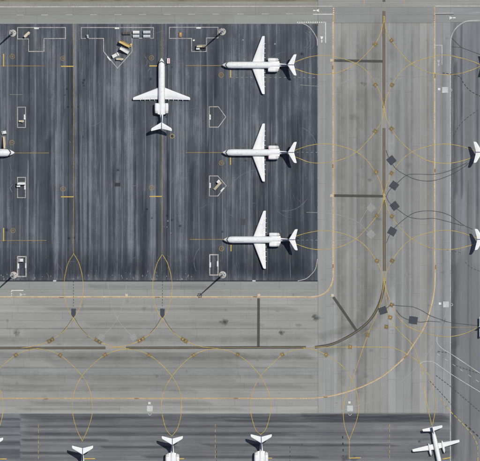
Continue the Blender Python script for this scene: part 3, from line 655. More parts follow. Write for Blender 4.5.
# thin dark guide lines at the right
for i, pts in enumerate(([(386, 150), (388.5, 156), (395.6, 168), (407, 175.4), (418.5, 179.6), (433, 181), (449, 175.6), (463, 168), (470, 162)], [(386, 197), (390, 190), (398.7, 181.7), (407, 175.4), (418, 174), (433, 174.4), (449, 171), (467, 163)],
            [(386, 243), (390, 234), (395.6, 226.9), (407, 217), (418, 212.4), (433, 211.2), (448.7, 215.4), (463, 224.8), (473, 229)], [(386, 196), (390, 203), (398.7, 210), (409, 217), (421.7, 219), (434, 218.6), (449, 221.6), (464, 226)],
            [(384, 310), (391, 305.6), (401, 305.7), (413, 307), (423, 311), (430, 315.4), (440, 319), (451, 322.4), (478, 325.6)], [(396, 310), (401, 316), (408, 319.4), (420, 321.8), (429, 321.4), (440, 322.6)])):
    line('dark_guide', pts, 0.34, 'black_line', taxi_ns, 12 + i % 2, True)
line('dark_guide', [(452, 38.5), (461, 47.5), (480, 54.5), (492, 58)], 0.36, 'black_line', apron_e, 0); line('dark_guide', [(452, 47), (461, 47.5)], 0.3, 'black_line', apron_e, 2)
dashes('guide_dashes', [(442.5, 73), (452, 74.4), (460, 77), (463.5, 83), (470, 90.6), (481, 96.5), (492, 99)], 0.34, 'black_dash', apron_e, 2.4, 1.4, 4, True)
dashes('guide_dashes', [(478, 110), (467, 118), (459, 126), (453, 137)], 0.34, 'black_line', apron_e, 2.4, 1.4, 1, True)
dashes('guide_dashes', [(442, 249), (462, 253)], 0.26, 'black_line', apron_e, 2.4, 1.8, 1); dashes('guide_dashes', [(465, 262), (472, 268), (482, 272)], 0.28, 'black_line', apron_e, 2.4, 1.4, 1, True)
# road crossing at the lower right
line('road_edge_line', [(448, 305), (443.2, 320), (436.7, 336.3), (429.4, 351), (420.4, 363), (405, 378.5), (391.5, 390), (376, 399), (359, 405.4), (339, 411.5)], 0.28, 'white_faint', taxi_ns, 1, True)
line('road_edge_line', [(437, 337), (437.5, 342.8), (443.2, 349.3), (451, 354), (480, 373), (500, 386.4)], 0.36, 'white', taxi_ns, 9, True)
line('road_edge_line', [(420.4, 363), (423.7, 361.8), (429.4, 361), (435, 363), (451, 374.5), (480, 391.5), (500, 404)], 0.36, 'white', taxi_ns, 9, True)
dashes('road_centre_line', [(437, 353.6), (480, 382.6)], 0.3, 'white', taxi_ns, 3.4, 6, 6)
for i, pts in enumerate(([(438, 351.4), (450.5, 353)], [(456, 365.6), (480, 373.8)], [(436, 375.3), (451, 386.7), (478, 410), (490, 420)], [(430, 381), (443, 395), (454, 407.5)])): dashes('guide_dashes', pts, 0.38, 'black_line', taxi_ns, 2.2, 1.2, 7)
dashes('guide_dashes', [(440, 398), (450, 411), (462, 423), (473, 435), (477.6, 445), (478, 462)], 0.36, 'yellow', apron_e, 4, 1.6, 4)
dashes('guide_dashes', [(465, 424), (478, 436), (488, 446)], 0.5, 'black_dash', apron_e, 3, 2, 2)
# pale information panels on the pavement and the light patch beside them
for x, y, dx, dy, par in ((445.1, 90, -6, -.8, taxi_ns), (446, 304.4, -6, -.8, taxi_ns), (149.8, 408.6, -.3, -5.6, taxi_ew), (350, 408.4, -.6, -6, taxi_ns)):
    sq('information_panel', x, y, 5.8, 5.8, 0, 'pale_pad', par, 3); sq('information_panel', x + dx, y + dy, 2.4, 2.2, 0, 'white_bold', par, 3)
    tx, ty = (x - dx, y - dy * .2) if abs(dx) > 2 else (x, y - dy)
    line('panel_hook', [(tx - 1, ty - 1.2), (tx + .4, ty - .9), (tx + .9, ty), (tx + .4, ty + .9), (tx - 1, ty + 1.2)] if abs(dx) > 2 else [(tx - 1.6, ty - .6), (tx - .9, ty + .5), (tx, ty + .9), (tx + .9, ty + .5), (tx + 1.6, ty - .6)], 0.28, 'white', par, 5)
ragged('repair_patch', 151, 409, 62, 5.2, 0, 'cover_grey', taxi_ew, 0)
# pit covers: small raised frames with a lid
for x, y in ((126.5, 295.2), (258.9, 295.2), (332.4, 295.4), (331.4, 60.4), (331.4, 195.6)):
    c = P(x, y); f_ = MB().box(c.x, c.y, 0.06, 1.35, 1.35, 0.12).build('pit_frame', 'plinth', taxi_ns)
    MB().box(c.x, c.y, 0.14, 1.0, 1.0, 0.05, taper=0.94).build('pit_lid', 'metal_cover', f_)
for x in (54.7, 254): sq('drain_gully', x, 280.8, 3.2, 1.4, 0, 'pale_pad', apron, 3)

# ------------------------------------------------------------------ aircraft
def naca(c, t):                                                   # half thickness of a section, chord fraction c
    return 5 * t * (0.2969 * math.sqrt(c) - 0.126 * c - 0.3516 * c * c + 0.2843 * c ** 3 - 0.1036 * c ** 4) + 0.0012
def foil(le, te, c0, c1, t, place, n=7):                          # closed ring of one spanwise station between chord fractions
    ch = le - te; out = []
    cs = [c0 + (c1 - c0) * (k / (n - 1)) ** 1.6 for k in range(n)] if c0 == 0 else [c0 + (c1 - c0) * k / (n - 1) for k in range(n)]
    for c in cs: out.append(place(le - c * ch, naca(c, t) * ch))
    for c in reversed(cs): out.append(place(le - c * ch, -naca(c, t) * ch * 0.8))
    return out
def surf(name, secs, c0, c1, mat, parent, vertical=False, side=1):
    """secs: (span position, height, LE x, TE x, thickness)"""
    rings = []
    for s_, h, le, te, t in secs:
        pl = (lambda x, d, s_=s_, h=h: (x, d, s_)) if vertical else (lambda x, d, s_=s_, h=h: (x, s_ * side, h + d))
        rings.append(foil(le, te, c0, c1, t, pl))
    return MB().loft(rings).build(name, mat, parent, True)

def fus_rings(st, n=28):
    return [[(x, ry * math.cos(2 * math.pi * k / n), zc + rz * math.sin(2 * math.pi * k / n)) for k in range(n)] for x, zc, ry, rz in st]
def interp(st, x):
    for a, b in zip(st, st[1:]):
        if b[0] <= x <= a[0]:
            t = (a[0] - x) / (a[0] - b[0]); return [a[i] + (b[i] - a[i]) * t for i in range(1, 4)]
    return st[-1][1:]
def skin_patch(mb, st, corners, off=0.02, sub=3):                 # patch laid on the fuselage; corners (x, angle) a b c d
    a, b, c, d = corners; idx = []; vs_ = []
    for i in range(sub + 1):
        for j in range(sub + 1):
            u, v = i / sub, j / sub
            x = (a[0] * (1 - u) + b[0] * u) * (1 - v) + (d[0] * (1 - u) + c[0] * u) * v
            an = R((a[1] * (1 - u) + b[1] * u) * (1 - v) + (d[1] * (1 - u) + c[1] * u) * v)
            zc, ry, rz = interp(st, x); vs_.append((x, (ry + off) * math.cos(an), zc + (rz + off) * math.sin(an)))
    m = sub + 1
    mb.add(vs_, [(i * m + j, (i + 1) * m + j, (i + 1) * m + j + 1, i * m + j + 1) for i in range(sub) for j in range(sub)])

def gear(parent, x, y, top, r, sp, name):
    mb = MB().tube((x, y, r), (x, y, top), 0.11)
    mb.tube((x, y - sp, r), (x, y + sp, r), 0.07); o = mb.build(name, 'galv', parent)
    for s_ in (-1, 1): MB().wheel(x, y + s_ * sp, r, r, 0.26).build('tyre', 'rubber', o, True)

def make_jet(lip='skin'):
    root = empty('jet_airliner')
    st = [(0.0, 2.15, .03, .03), (-.18, 2.16, .26, .25), (-.5, 2.2, .50, .48), (-1.0, 2.26, .80, .74), (-1.6, 2.36, 1.08, 1.02), (-2.3, 2.46, 1.32, 1.30), (-3.2, 2.52, 1.53, 1.53), (-4.4, 2.55, 1.66, 1.66), (-6, 2.55, 1.68, 1.68),
          (-12, 2.55, 1.68, 1.68), (-18, 2.55, 1.68, 1.68), (-22.5, 2.57, 1.66, 1.66), (-24.5, 2.68, 1.5, 1.55), (-26.5, 2.85, 1.20, 1.35), (-28, 3.0, .92, 1.15), (-30, 3.2, .68, .9), (-32, 3.4, .46, .65), (-33.6, 3.52, .30, .42), (-34.6, 3.58, .12, .16)]
    MB().loft(fus_rings(st)).build('fuselage', 'skin', root, True)
    for a0, a1, xo in ((93, 118, 0), (62, 87, 0), (122, 146, .35), (34, 58, .35), (150, 166, .75), (14, 30, .75)):
        mb = MB(); s_ = .16
        out = xo + .32
        far_a = a1 if a0 > 89 else a0; near_a = a0 if a0 > 89 else a1
        skin_patch(mb, st, [(-1.35 - xo, near_a), (-1.95 - xo, near_a), (-1.95 - out - .1, far_a), (-1.35 - out, far_a)])
        mb.build('cockpit_window', 'glass', root, True)
    mb = MB()
    for k in range(26):
        x = -5.2 - k * 0.66
        for sg in (1, -1):
            a = 12 if sg > 0 else 168
            skin_patch(mb, st, [(x, a), (x - .26, a), (x - .26, a + 13 * sg), (x, a + 13 * sg)], 0.012, 1)
    tag(mb.build('cabin_windows', 'glass', root), kind='stuff')
    for x, a0 in ((-4.0, 168), (-4.0, 12)):
        mb = MB(); sg = -1 if a0 > 90 else 1
        skin_patch(mb, st, [(x + .45, a0 - 30 * sg), (x - .45, a0 - 30 * sg), (x - .45, a0 + 28 * sg), (x + .45, a0 + 28 * sg)], 0.012, 4); mb.build('cabin_door', 'skin_grey', root, True)
    mb = MB()                                                     # faint grey titles high on the side and seams round the barrel
    for k in range(9):
        x = -5.6 - k * .5
        skin_patch(mb, st, [(x, 52), (x - .34, 52), (x - .34, 64 + 3 * (k % 3 == 0)), (x, 64)], 0.012, 1)
    tag(mb.build('title_marks', 'title', root), kind='stuff')
    mb = MB()
    for x in (-4.9, -9.6, -14.2, -18.9, -22.3, -24.6):
        skin_patch(mb, st, [(x, 5), (x - .07, 5), (x - .07, 175), (x, 175)], 0.008, 12)
    tag(mb.build('barrel_seams', 'seam', root), kind='stuff')
    for x, l_ in ((-7.5, .5), (-12.4, .4), (-16.8, .6)):
        MB().box(x, 0, 4.32, l_, .07, .32, None, .6).build('antenna', 'gse_grey', root)
    # wing box fairing
    MB().loft([[(x, ry * math.cos(2 * math.pi * k / 20), 1.35 + rz * math.sin(2 * math.pi * k / 20)) for k in range(20)]
               for x, ry, rz in ((-12.6, .5, .2), (-13.6, 1.35, .55), (-15, 1.75, .8), (-19.5, 1.8, .8), (-21.5, 1.4, .6), (-22.6, .5, .2))]).build('wing_fairing', 'skin', root, True)
    W = [(1.2, 1.42, -14.35, -20.75, .13), (1.7, 1.44, -14.75, -20.65, .13), (6.0, 1.66, -16.45, -20.72, .125), (13.4, 2.03, -19.36, -20.92, .11), (14.0, 2.06, -19.62, -20.93, .10), (14.28, 2.075, -20.0, -20.90, .07)]
    for sd_ in (1, -1):
        wg = surf('wing', W, .075, .74, 'skin', root, side=sd_)
        surf('leading_edge', W, 0, .073, 'bare', wg, side=sd_)
        def cut(a, b):
            out = []
            for y in (a, (a + b) / 2, b):
                for p, q in zip(W, W[1:]):
                    if p[0] <= y <= q[0] + 1e-6:
                        t = (y - p[0]) / (q[0] - p[0]); out.append(tuple(p[i] + (q[i] - p[i]) * t for i in range(5))); break
            return out
        surf('flap', cut(1.75, 5.6), .748, 1.0, 'skin_grey', wg, side=sd_); surf('flap', cut(5.66, 9.6), .748, 1.0, 'skin_grey', wg, side=sd_)
        surf('aileron', cut(9.66, 13.4), .748, 1.0, 'skin_grey', wg, side=sd_); surf('wing_tip', W[3:], .745, 1.0, 'skin', wg, side=sd_)
        ln = MB()                                                 # walkway lines on the upper skin
        for f0, f1, ya, yb in ((.20, .215, 1.9, 7.5), (.60, .615, 1.9, 12.8), (.20, .60, 7.4, 7.5), (.22, .58, 4.5, 4.56), (.2, .6, 10.4, 10.46)):
            rg = []
            for s_, h, le, te, t in cut(ya, yb):
                ch = le - te; rg.append([(le - c * ch, s_ * sd_, h + naca(c, t) * ch + .006) for c in (f0, (f0 + f1) / 2, f1)])
            vs_ = [p for q_ in rg for p in q_]; ln.add(vs_, [(i * 3 + j, i * 3 + j + 1, i * 3 + j + 4, i * 3 + j + 3) for i in range(2) for j in range(2)])
        tag(ln.build('walkway_lines', 'seam', wg), kind='stuff')
        for y in (3.6, 5.9, 8.3, 10.6):
            zz = 1.44 + (y - 1.7) * .05 - .2
            MB().revx([(-18.7, .03), (-19.2, .16), (-20.3, .2), (-21.0, .13), (-21.45, .02)], y * sd_, zz + .05, 8).build('flap_fairing', 'skin_grey', wg, True)
        for y0_, y1_ in ((3.0, 5.5), (5.8, 8.4)):                  # lift dumpers
            s3 = cut(y0_, y1_); rg = []
            for s_, h, le, te, t in s3:
                ch = le - te; rg.append([(le - c * ch, s_ * sd_, h + naca(c, t) * ch + dz) for c, dz in ((.60, .006), (.72, .006), (.72, -.03), (.60, -.03))])
            MB().loft(rg).build('spoiler', 'skin_grey', wg)
        en = MB().revx([(-22.75, .74), (-22.65, .80), (-22.72, .87), (-23.1, .94), (-24, 1.0), (-25.4, 1.0), (-26.6, .93), (-27.5, .82)], 2.48 * sd_, 3.3, 20, False).build('engine_nacelle', 'skin', root, True)
        MB().revx([(-26.3, .962), (-26.6, .945), (-27.1, .885), (-27.52, .835)], 2.48 * sd_, 3.3, 20, False).build('thrust_reverser', 'soot', en, True)
        MB().revx([(-24.7, 1.008), (-24.78, 1.008)], 2.48 * sd_, 3.3, 20, False).build('cowl_seam', 'seam', en, True)
        MB().revx([(-22.95, .73), (-22.66, .78), (-22.6, .82), (-22.66, .86), (-22.95, .925)], 2.48 * sd_, 3.3, 20, False).build('inlet_lip', lip, en, True)
        MB().revx([(-22.9, .73), (-23.4, .68), (-23.5, .05)], 2.48 * sd_, 3.3, 20).build('inlet', 'inlet', en)
        MB().revx([(-27.2, .80), (-27.9, .62), (-27.85, .5), (-27.2, .3)], 2.48 * sd_, 3.3, 16).build('exhaust', 'steel', en, True)
        surf('pylon', [(0.6, 3.45, -22.6, -28.4, .17), (2.0, 3.5, -22.9, -28.0, .17)], 0, 1, 'skin', root, side=sd_)
    F = [(3.6, 0, -26.6, -33.4, .09), (4.3, 0, -28.6, -33.7, .10), (8.0, 0, -31.9, -35.0, .10)]
    fn = surf('fin', F, 0, .72, 'navy', root, vertical=True); surf('rudder', F, .726, 1, 'navy', fn, vertical=True)
    H = [(.12, 8.12, -32.15, -35.3, .10), (.5, 8.13, -32.4, -35.42, .10), (4.75, 8.2, -35.0, -36.5, .09), (5.05, 8.21, -35.35, -36.55, .08), (5.18, 8.21, -35.75, -36.5, .06)]
    for sd_ in (1, -1):
        tp = surf('tailplane', H, .06, .70, 'skin', root, side=sd_); surf('leading_edge', H, 0, .058, 'bare', tp, side=sd_)
        surf('elevator', H, .708, 1, 'skin', tp, side=sd_)
    MB().revx([(-31.7, .02), (-32.0, .13), (-32.9, .22), (-34.8, .2), (-35.6, .08), (-35.8, .02)], 0, 8.16, 12).build('fin_bullet', 'navy', root, True)
    gear(root, -3.6, 0, 1.4, .36, .22, 'nose_gear')
    for sd_ in (1, -1): gear(root, -18.8, 2.6 * sd_, 1.3, .52, .34, 'main_gear')
    return root
def put(o, nose, ang, label, group=None, scale=1.0):
    c = P(*nose); o.location = (c.x, c.y, 0); o.rotation_euler = (0, 0, R(ang)); o.scale = (scale,) * 3
    tag(o, label, 'airplane', group); return o

JG = 'white rear-engined jets parked on stands'
jet = make_jet(); put(jet, (222.2, 65.2), 180, 'white T-tail jet pointing left, topmost of the three in the column', JG)
jet_pink = make_jet('pink'); put(jet_pink, (222.4, 152.6), 180, 'white T-tail jet pointing left with pinkish engine inlets, middle of the column', JG)
put(copy_tree(jet), (223.4, 239.7), 180, 'white T-tail jet pointing left, lowest of the three in the column', JG)
put(copy_tree(jet), (161.6, 58.2), 90, 'white T-tail jet pointing up, alone in the middle of the dark apron', JG, 0.985)
put(copy_tree(jet), (14.8, 152.8), 0, 'white jet at the left edge, only its nose showing beside a boarding stair', JG, 1.16)
for x, y, lb in ((-7, 511.3, 'white jet tail tip poking in at the bottom left corner'), (82.8, 519.4, 'white T-tail at the bottom without engines showing, left of the two others'),
                 (172.4, 509.8, 'white jet tail and engines at the bottom, left of the two showing engines'), (261.2, 508.0, 'white jet tail and engines at the bottom, right of the two showing engines')):
    put(copy_tree(jet), (x, y), -90, lb, JG)
for x, y, lb in ((557.4, 62.0, 'jet tail barely showing at the right edge, near the top right corner'), (547.4, 152.4, 'white T-tail at the right edge level with the middle left-pointing jet'),
                 (548.6, 239.4, 'white T-tail at the right edge level with the lowest left-pointing jet')):
    put(copy_tree(jet), (x, y), 0, lb, JG)

def make_turboprop():
    root = empty('turboprop_airliner')
    st = [(0, 1.75, .03, .03), (-.25, 1.78, .3, .3), (-.8, 1.85, .62, .6), (-1.6, 1.98, .92, .92), (-2.6, 2.1, 1.1, 1.12), (-3.6, 2.12, 1.15, 1.16), (-13, 2.12, 1.15, 1.16), (-15, 2.25, .98, 1.0), (-17, 2.5, .66, .72), (-19, 2.75, .32, .4), (-20, 2.85, .08, .12)]
    MB().loft(fus_rings(st, 24)).build('fuselage', 'skin', root, True)
    for a0, a1 in ((94, 122), (58, 86), (126, 150), (30, 54)):
        mb = MB(); far_a = a1 if a0 > 89 else a0; near_a = a0 if a0 > 89 else a1
        xo = 0 if 50 < a0 < 100 else .35
        skin_patch(mb, st, [(-1.25 - xo, near_a), (-1.8 - xo, near_a), (-2.1 - xo, far_a), (-1.55 - xo, far_a)]); mb.build('cockpit_window', 'glass', root, True)
    mb = MB()
    for k in range(13):
        x = -4.2 - k * .76
        for sg in (1, -1):
            a = 14 if sg > 0 else 166
            skin_patch(mb, st, [(x, a), (x - .3, a), (x - .3, a + 16 * sg), (x, a + 16 * sg)], 0.012, 1)
    tag(mb.build('cabin_windows', 'glass', root), kind='stuff')
    W = [(.6, 1.35, -8.25, -11.2, .15), (3.6, 1.55, -8.5, -11.05, .15), (11.2, 2.05, -9.35, -10.75, .12), (11.8, 2.09, -9.6, -10.7, .09)]
    for sd_ in (1, -1):
        wg = surf('wing', W, .07, .74, 'skin', root, side=sd_); surf('leading_edge', W, 0, .068, 'bare', wg, side=sd_); surf('flap', W[:2], .748, 1, 'skin_grey', wg, side=sd_); surf('aileron', W[1:], .748, 1, 'skin_grey', wg, side=sd_)
        y = 3.35 * sd_
        en = MB().revx([(-6.2, .26), (-6.4, .42), (-7.2, .56), (-8.5, .62), (-10.2, .55), (-11.6, .28), (-12.0, .05)], y, 1.75, 16).build('engine_nacelle', 'skin', root, True)
        pr = MB().revx([(-5.6, .03), (-5.75, .16), (-6.15, .26), (-6.25, .26)], y, 1.75, 12).build('propeller', 'skin_grey', en, True)
        for k in range(4):
            a = R(35 + 90 * k); d = Vector((0, math.cos(a), math.sin(a))); e = Vector((0, -math.sin(a), math.cos(a))); rg = []
            for r_, ch, tw in ((.2, .16, 60), (.8, .28, 40), (1.5, .24, 25), (1.68, .1, 20)):
                u = (e * math.cos(R(tw)) + Vector((1, 0, 0)) * math.sin(R(tw))) * ch / 2; nn = d.cross(u).normalized() * .02; c = Vector((-6.0, y, 1.75)) + d * r_
                rg.append([c + u, c + nn, c - u, c - nn])
            MB().loft(rg).build('propeller_blade', 'prop', pr)
        gear(root, -9.2, y, 1.4, .42, .26, 'main_gear')
    F = [(2.7, 0, -14.6, -19.4, .07), (3.6, 0, -16.6, -19.5, .09), (6.6, 0, -18.4, -20.1, .09)]
    fn = surf('fin', F, 0, .70, 'navy', root, vertical=True); surf('rudder', F, .706, 1, 'navy', fn, vertical=True)
    H = [(.15, 3.0, -17.4, -19.5, .10), (4.7, 3.5, -18.25, -19.45, .09), (4.95, 3.53, -18.5, -19.4, .06)]
    for sd_ in (1, -1):
        tp = surf('tailplane', H, 0, .68, 'skin', root, side=sd_); surf('elevator', H, .688, 1, 'skin', tp, side=sd_)
    gear(root, -2.2, 0, 1.2, .3, .16, 'nose_gear')
    return root
PG = 'propeller planes at the lower right'
tp0 = make_turboprop(); put(tp0, (440.1, 465.6), -78.3, 'white straight-winged twin propeller plane at the bottom right', PG)
put(copy_tree(tp0), (518.9, 326.6), 0, 'plane at the right edge with only its tail tip showing, lowest there', PG)

# ------------------------------------------------------------------ light masts
def mast(px, py, h, label):
    c = P(px, py); root = empty('light_mast', (c.x, c.y, 0))
    MB().revz([(0.0, 1.80), (.35, 1.78), (.45, 1.68), (.46, .02)], 0, 0, 24).build('plinth', 'plinth', root)
    MB().revz([(.46, .75), (.62, .72), (.63, .05)], 0, 0, 12).build('base_flange', 'galv', root)
    for a in (20, 140, 260):
        MB().box(1.15 * math.cos(R(a)), 1.15 * math.sin(R(a)), .62, .5, .34, .34, Matrix.Rotation(R(a), 3, 'Z')).build('control_box', 'gse_grey', root)
    MB().revz([(.6, .46), (h * .5, .36), (h, .22)], 0, 0, 14).build('pole', 'galv', root, True)
    rg = MB()
    for k in range(16):
        a, b = 2 * math.pi * k / 16, 2 * math.pi * (k + 1) / 16
        rg.tube((0.85 * math.cos(a), 0.85 * math.sin(a), h - .3), (0.85 * math.cos(b), 0.85 * math.sin(b), h - .3), .06, 6)
    for k in range(4):
        a = math.pi * k / 2; rg.tube((.15 * math.cos(a), .15 * math.sin(a), h - .2), (0.85 * math.cos(a), 0.85 * math.sin(a), h - .3), .06, 6)
    ring = rg.build('lamp_ring', 'galv', root)
    for k in range(6):
        a = R(60 * k + 10); rot = Matrix.Rotation(a, 3, 'Z') @ Matrix.Rotation(R(40), 3, 'Y')
        MB().box(1.0 * math.cos(a), 1.0 * math.sin(a), h - .45, .3, .62, .5, rot, .8).build('floodlight', 'gse_grey', ring)
    MB().revz([(h, .22), (h + .25, .2), (h + .4, .03)], 0, 0, 10).build('cap', 'galv', root)
    tag(root, label, 'light mast', 'floodlight masts on pale round plinths')
mast(12.6, 33.2, 35, 'tall floodlight mast on a pale round plinth in the top left corner of the apron')
mast(222.2, 31.8, 29.5, 'tall floodlight mast on a pale plinth at the top, right of the stepped bay outline')
mast(13.6, 275.2, 35, 'tall floodlight mast on a pale plinth at the lower left corner of the dark apron')
mast(222.6, 274.8, 35.5, 'tall floodlight mast on a pale plinth beside the lower bay, right of the centre')

# ------------------------------------------------------------------ ground service equipment
def wheels(root, xs, y, r, wd=.22):
    for x in xs:
        for s_ in (-1, 1): MB().wheel(x, s_ * y, r, r, wd, 12).build('wheel', 'rubber', root, True)
def place(root, px, py, ang, label, cat, group='ground service equipment in the bays'):
    c = P(px, py); root.location = (c.x, c.y, 0); root.rotation_euler = (0, 0, R(ang)); tag(root, label, cat, group)

def stairs(name, L, Wd, top, flight, cab, cab_side=1, cab_x=None):
    """self-driving passenger stair; the flight climbs towards +x"""
    root = empty(name); h0 = .55
    MB().box(0, 0, .62, L * .96, Wd * .8, .28).build('chassis', 'gse_grey', root)
    wheels(root, (-L * .32, L * .28), Wd * .42, .36)
    fl = MB(); n_ = 11; x0_, x1_ = -L * .46, L * .24
    for k in range(n_):
        fl.box(x0_ + (x1_ - x0_) * (k + .5) / n_, 0, h0 + .3 + (top - h0 - .3) * (k + .5) / n_, (x1_ - x0_) / n_ * .92, Wd * .72, .10)
    fo = fl.build('steps', flight, root)
    sl_ = (top - h0 - .3) / (x1_ - x0_); an = math.atan(sl_)
    for s_ in (-1, 1):
        rot = Matrix.Rotation(-an, 3, 'Y'); ln = (x1_ - x0_) / math.cos(an)
        MB().box((x0_ + x1_) / 2, s_ * Wd * .41, (h0 + .3 + top) / 2 + .25, ln, .14, .7, rot).build('side_panel', flight, root)
    pf = MB().box(L * .36, 0, top, L * .25, Wd * .84, .12).build('platform', flight, root)
    for s_ in (-1, 1): MB().box(L * .36, s_ * Wd * .41, top + .5, L * .25, .08, .9).build('guard_rail', flight, pf)
    for s_ in (-1, 1): MB().tube((L * .36, s_ * Wd * .3, .75), (L * .36, s_ * Wd * .3, top), .09).build('support', 'gse_grey', root)
    if cab:
        cx = L * .36 if cab_x is None else cab_x
        cb = MB().box(cx, cab_side * (Wd * .5 + .55), 1.1, 1.9, 1.25, 1.5, None, .9).build('cab', cab, root)
        MB().box(cx, cab_side * (Wd * .5 + .55), 1.88, 1.6, 1.05, .06).build('cab_roof', cab, cb)
        MB().box(cx + .95, cab_side * (Wd * .5 + .55), 1.35, .06, 1.0, .6).build('windscreen', 'glass', cb)
    return root
def belt_loader(name, L, Wd, top, belt, body):
    root = empty(name)
    MB().box(0, 0, .6, L * .8, Wd * .95, .42, None, .96).build('chassis', body, root); wheels(root, (-L * .26, L * .26), Wd * .44, .34)
    an = math.atan2(top - .95, L * .9); rot = Matrix.Rotation(-an, 3, 'Y')
    bl = MB().box(0, 0, (top + .95) / 2, L, Wd * .62, .14, rot).build('conveyor_belt', belt, root)
    for s_ in (-1, 1): MB().box(0, s_ * Wd * .36, (top + .95) / 2 + .08, L, .1, .26, rot).build('side_rail', belt, bl)
    MB().box(-L * .2, Wd * .55, 1.0, .8, .45, .5).build('seat', 'gse_grey', root)
    for s_ in (-1, 1): MB().tube((L * .22, s_ * Wd * .25, .8), (L * .3, s_ * Wd * .25, top - .35), .05).build('lift_arm', 'gse_grey', root)
    return root
def baggage_cart(name, L, Wd, cover, rib):
    root = empty(name)
    MB().box(0, 0, .5, L, Wd, .14).build('deck', 'gse_grey', root); wheels(root, (-L * .32, L * .32), Wd * .42, .22, .16)
    n_ = 8; prof = [(-.5, 0), (-.5, .72), (-.36, .92), (0, 1.0), (.36, .92), (.5, .72), (.5, 0)]
    MB().loft([[(x, a * Wd * .96, .58 + b * 1.05) for a, b in prof] for x in (-L * .49, -L * .25, 0, L * .25, L * .49)]).build('cover', cover, root)
    for x in (-L * .47, 0, L * .47):
        MB().loft([[(x + dx, a * (Wd * .99), .585 + b * 1.08) for a, b in prof] for dx in (-.06, .06)]).build('cover_rib', rib, root)
    MB().tube((L * .5, 0, .45), (L * .5 + .7, 0, .3), .05).build('tow_bar', 'gse_grey', root)
    return root
def van(name, L, Wd, body):
    root = empty(name)
    MB().box(0, 0, .75, L, Wd, .7, None, .97).build('body', body, root)
    MB().box(-L * .1, 0, 1.42, L * .72, Wd * .94, .72, None, .9).build('upper_body', body, root)
    MB().box(-L * .1, 0, 1.80, L * .6, Wd * .78, .05).build('roof_panel', body, root)
    MB().box(L * .275, 0, 1.42, .06, Wd * .8, .5, Matrix.Rotation(R(-25), 3, 'Y')).build('windscreen', 'glass', root)
    MB().box(-L * .455, 0, 1.45, .05, Wd * .7, .4).build('rear_window', 'glass', root)
    wheels(root, (-L * .3, L * .32), Wd * .46, .32)
    for s_ in (-1, 1): MB().box(L * .49, s_ * Wd * .34, .85, .08, .3, .18).build('headlight', 'pale_lamp', root)
    return root
M['pale_lamp'] = solid('lamp_glass', (.7, .7, .66, 1), .15)
def tug(name, L, Wd, body):
    root = empty(name)
    MB().box(0, 0, .55, L, Wd, .5, None, .95).build('body', body, root); MB().box(L * .22, 0, .92, L * .42, Wd * .8, .3, None, .9).build('bonnet', body, root)
    MB().box(-L * .22, 0, .95, L * .25, Wd * .5, .3).build('seat', 'gse_grey', root); MB().tube((0, 0, .8), (-.15, 0, 1.25), .04).build('steering_column', 'gse_grey', root)
    wheels(root, (-L * .3, L * .3), Wd * .48, .28); return root
def power_unit(name, L, Wd):
    root = empty(name)
    MB().box(0, 0, .95, L, Wd, 1.1, None, .96).build('housing', 'gse_white', root); wheels(root, (-L * .3, L * .3), Wd * .46, .26)
    for k in range(3): MB().box(-L * .22 + k * L * .24, 0, 1.52, L * .14, Wd * .46, .05).build('red_panel', 'gse_red', root)
    MB().box(L * .46, 0, 1.3, .1, Wd * .7, .3).build('control_panel', 'gse_grey', root); MB().tube((L * .5, 0, .4), (L * .5 + .8, 0, .25), .05).build('tow_bar', 'gse_grey', root)
    return root

place(belt_loader('belt_loader', 3.8, 1.35, 2.2, 'gse_cream', 'gse_white'), 26.9, 34.7, 223, 'cream belt loader slanted in the top left bay beside the light mast', 'belt loader')
place(stairs('passenger_stairs', 6.0, 1.75, 3.4, 'gse_yellow', None), 124.8, 44.0, 153, 'yellow passenger stairs, topmost in the pointed bay', 'stairs')
place(stairs('passenger_stairs', 5.0, 2.0, 3.0, 'gse_white', None), 124.6, 50.4, 150, 'white passenger stairs below the yellow ones in the pointed bay', 'stairs')
place(van('service_van', 3.7, 1.75, 'gse_white'), 115.3, 55.5, 27, 'small white van at the left of the pointed bay', 'van')
place(belt_loader('belt_loader', 3.7, 1.1, 1.9, 'gse_cream', 'gse_yellow'), 119.8, 59.2, 178, 'cream belt loader at the tip of the pointed bay below the white van', 'belt loader')
place(tug('baggage_tug', 1.6, 1.2, 'gse_yellow'), 130.8, 45.4, 60, 'small yellow tug at the low end of the yellow stairs', 'tug')
place(baggage_cart('baggage_cart', 3.9, 1.4, 'gse_brown', 'gse_grey'), 126.6, 33.4, 180, 'dark brown covered cart left of the four pale carts', 'cart')
for x, y, L, cv, lb in ((136.1, 32.4, 3.3, 'gse_white', 'white covered cart, upper left of the four pale carts'), (136.1, 36.3, 3.2, 'gse_pale', 'pale covered cart, lower left of the four pale carts'),
                    (146.8, 32.3, 3.6, 'gse_pale', 'pale covered cart, upper right of the four pale carts'), (146.8, 36.3, 3.5, 'gse_pale', 'pale covered cart, lower right of the four pale carts')):
    place(baggage_cart('baggage_cart', L, 1.55, cv, 'gse_white'), x, y, 180, lb, 'cart', 'pale covered carts at the right end of the pointed bay')
place(tug('baggage_tug', 2.1, 1.15, 'gse_orange'), 180.4, 34.8, 85, 'small orange tug in the top right bay', 'tug')
place(stairs('passenger_stairs', 4.6, 1.3, 2.6, 'gse_cream', 'gse_white', 1), 201.2, 46.2, 180, 'cream passenger stairs with a white cab in the top right bay', 'stairs')
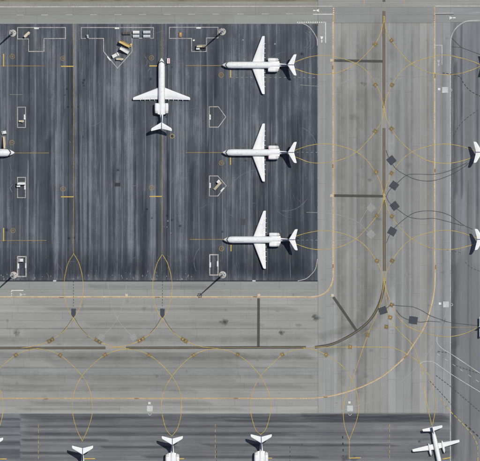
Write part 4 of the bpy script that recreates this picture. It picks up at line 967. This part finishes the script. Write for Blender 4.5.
place(power_unit('ground_power_unit', 2.6, 1.45), 168.4, 61.0, 270, 'white ground power unit with red top panels beside the nose of the upward jet', 'power unit')
place(belt_loader('belt_loader', 2.6, 1.0, 1.4, 'gse_cream', 'gse_grey'), 21.4, 121.2, 180, 'short cream belt loader in the upper left rectangular bay', 'belt loader')
place(stairs('passenger_stairs', 4.3, 1.4, 2.8, 'gse_white', 'gse_white', 1), 21.6, 183.4, 180, 'white passenger stairs in the rectangular bay below the left edge jet', 'stairs')
place(van('service_van', 2.4, 1.7, 'gse_white'), 21.0, 260.2, 180, 'small white service car in the lower left rectangular bay', 'car')
place(stairs('passenger_stairs', 5.2, 1.35, 2.6, 'gse_cream', 'gse_white', 1), 217.6, 186.0, 47, 'cream passenger stairs with a white cab in the pointed bay between the lower jets', 'stairs')
place(stairs('passenger_stairs', 6.2, 1.4, 3.0, 'gse_cream', None), 4.6, 142.4, -86, 'cream boarding stairs set against the nose of the left edge jet', 'stairs')
place(van('service_van', 2.3, 1.6, 'gse_white'), 4.1, 132.6, 190, 'small white car behind the boarding stairs at the left edge', 'car')
def bowser(name):
    root = empty(name); MB().box(0, 0, .45, 2.0, 1.1, .15).build('deck', 'gse_grey', root); wheels(root, (-.6, .6), .5, .2, .14)
    MB().revx([(-.85, .2), (-.75, .5), (.75, .5), (.85, .2)], 0, 1.0, 16).build('tank', 'gse_pale', root, True); MB().revz([(1.48, .16), (1.6, .16)], 0, 0, 10).build('filler_cap', 'gse_grey', root)
    MB().tube((1, 0, .4), (1.6, 0, .25), .05).build('tow_bar', 'gse_grey', root); return root
place(bowser('water_trailer'), 87.6, 36.6, 100, 'small pale tank trailer at the left end of the pointed bay', 'trailer')
def chock_box(name):
    root = empty(name); MB().box(0, 0, .3, .9, .7, .6, None, .95).build('box', 'gse_white', root); MB().box(0, 0, .63, .94, .74, .07).build('lid', 'gse_white', root); return root
place(chock_box('equipment_box'), 193.8, 40.4, 20, 'tiny white box just inside the left corner of the top right bay', 'box')
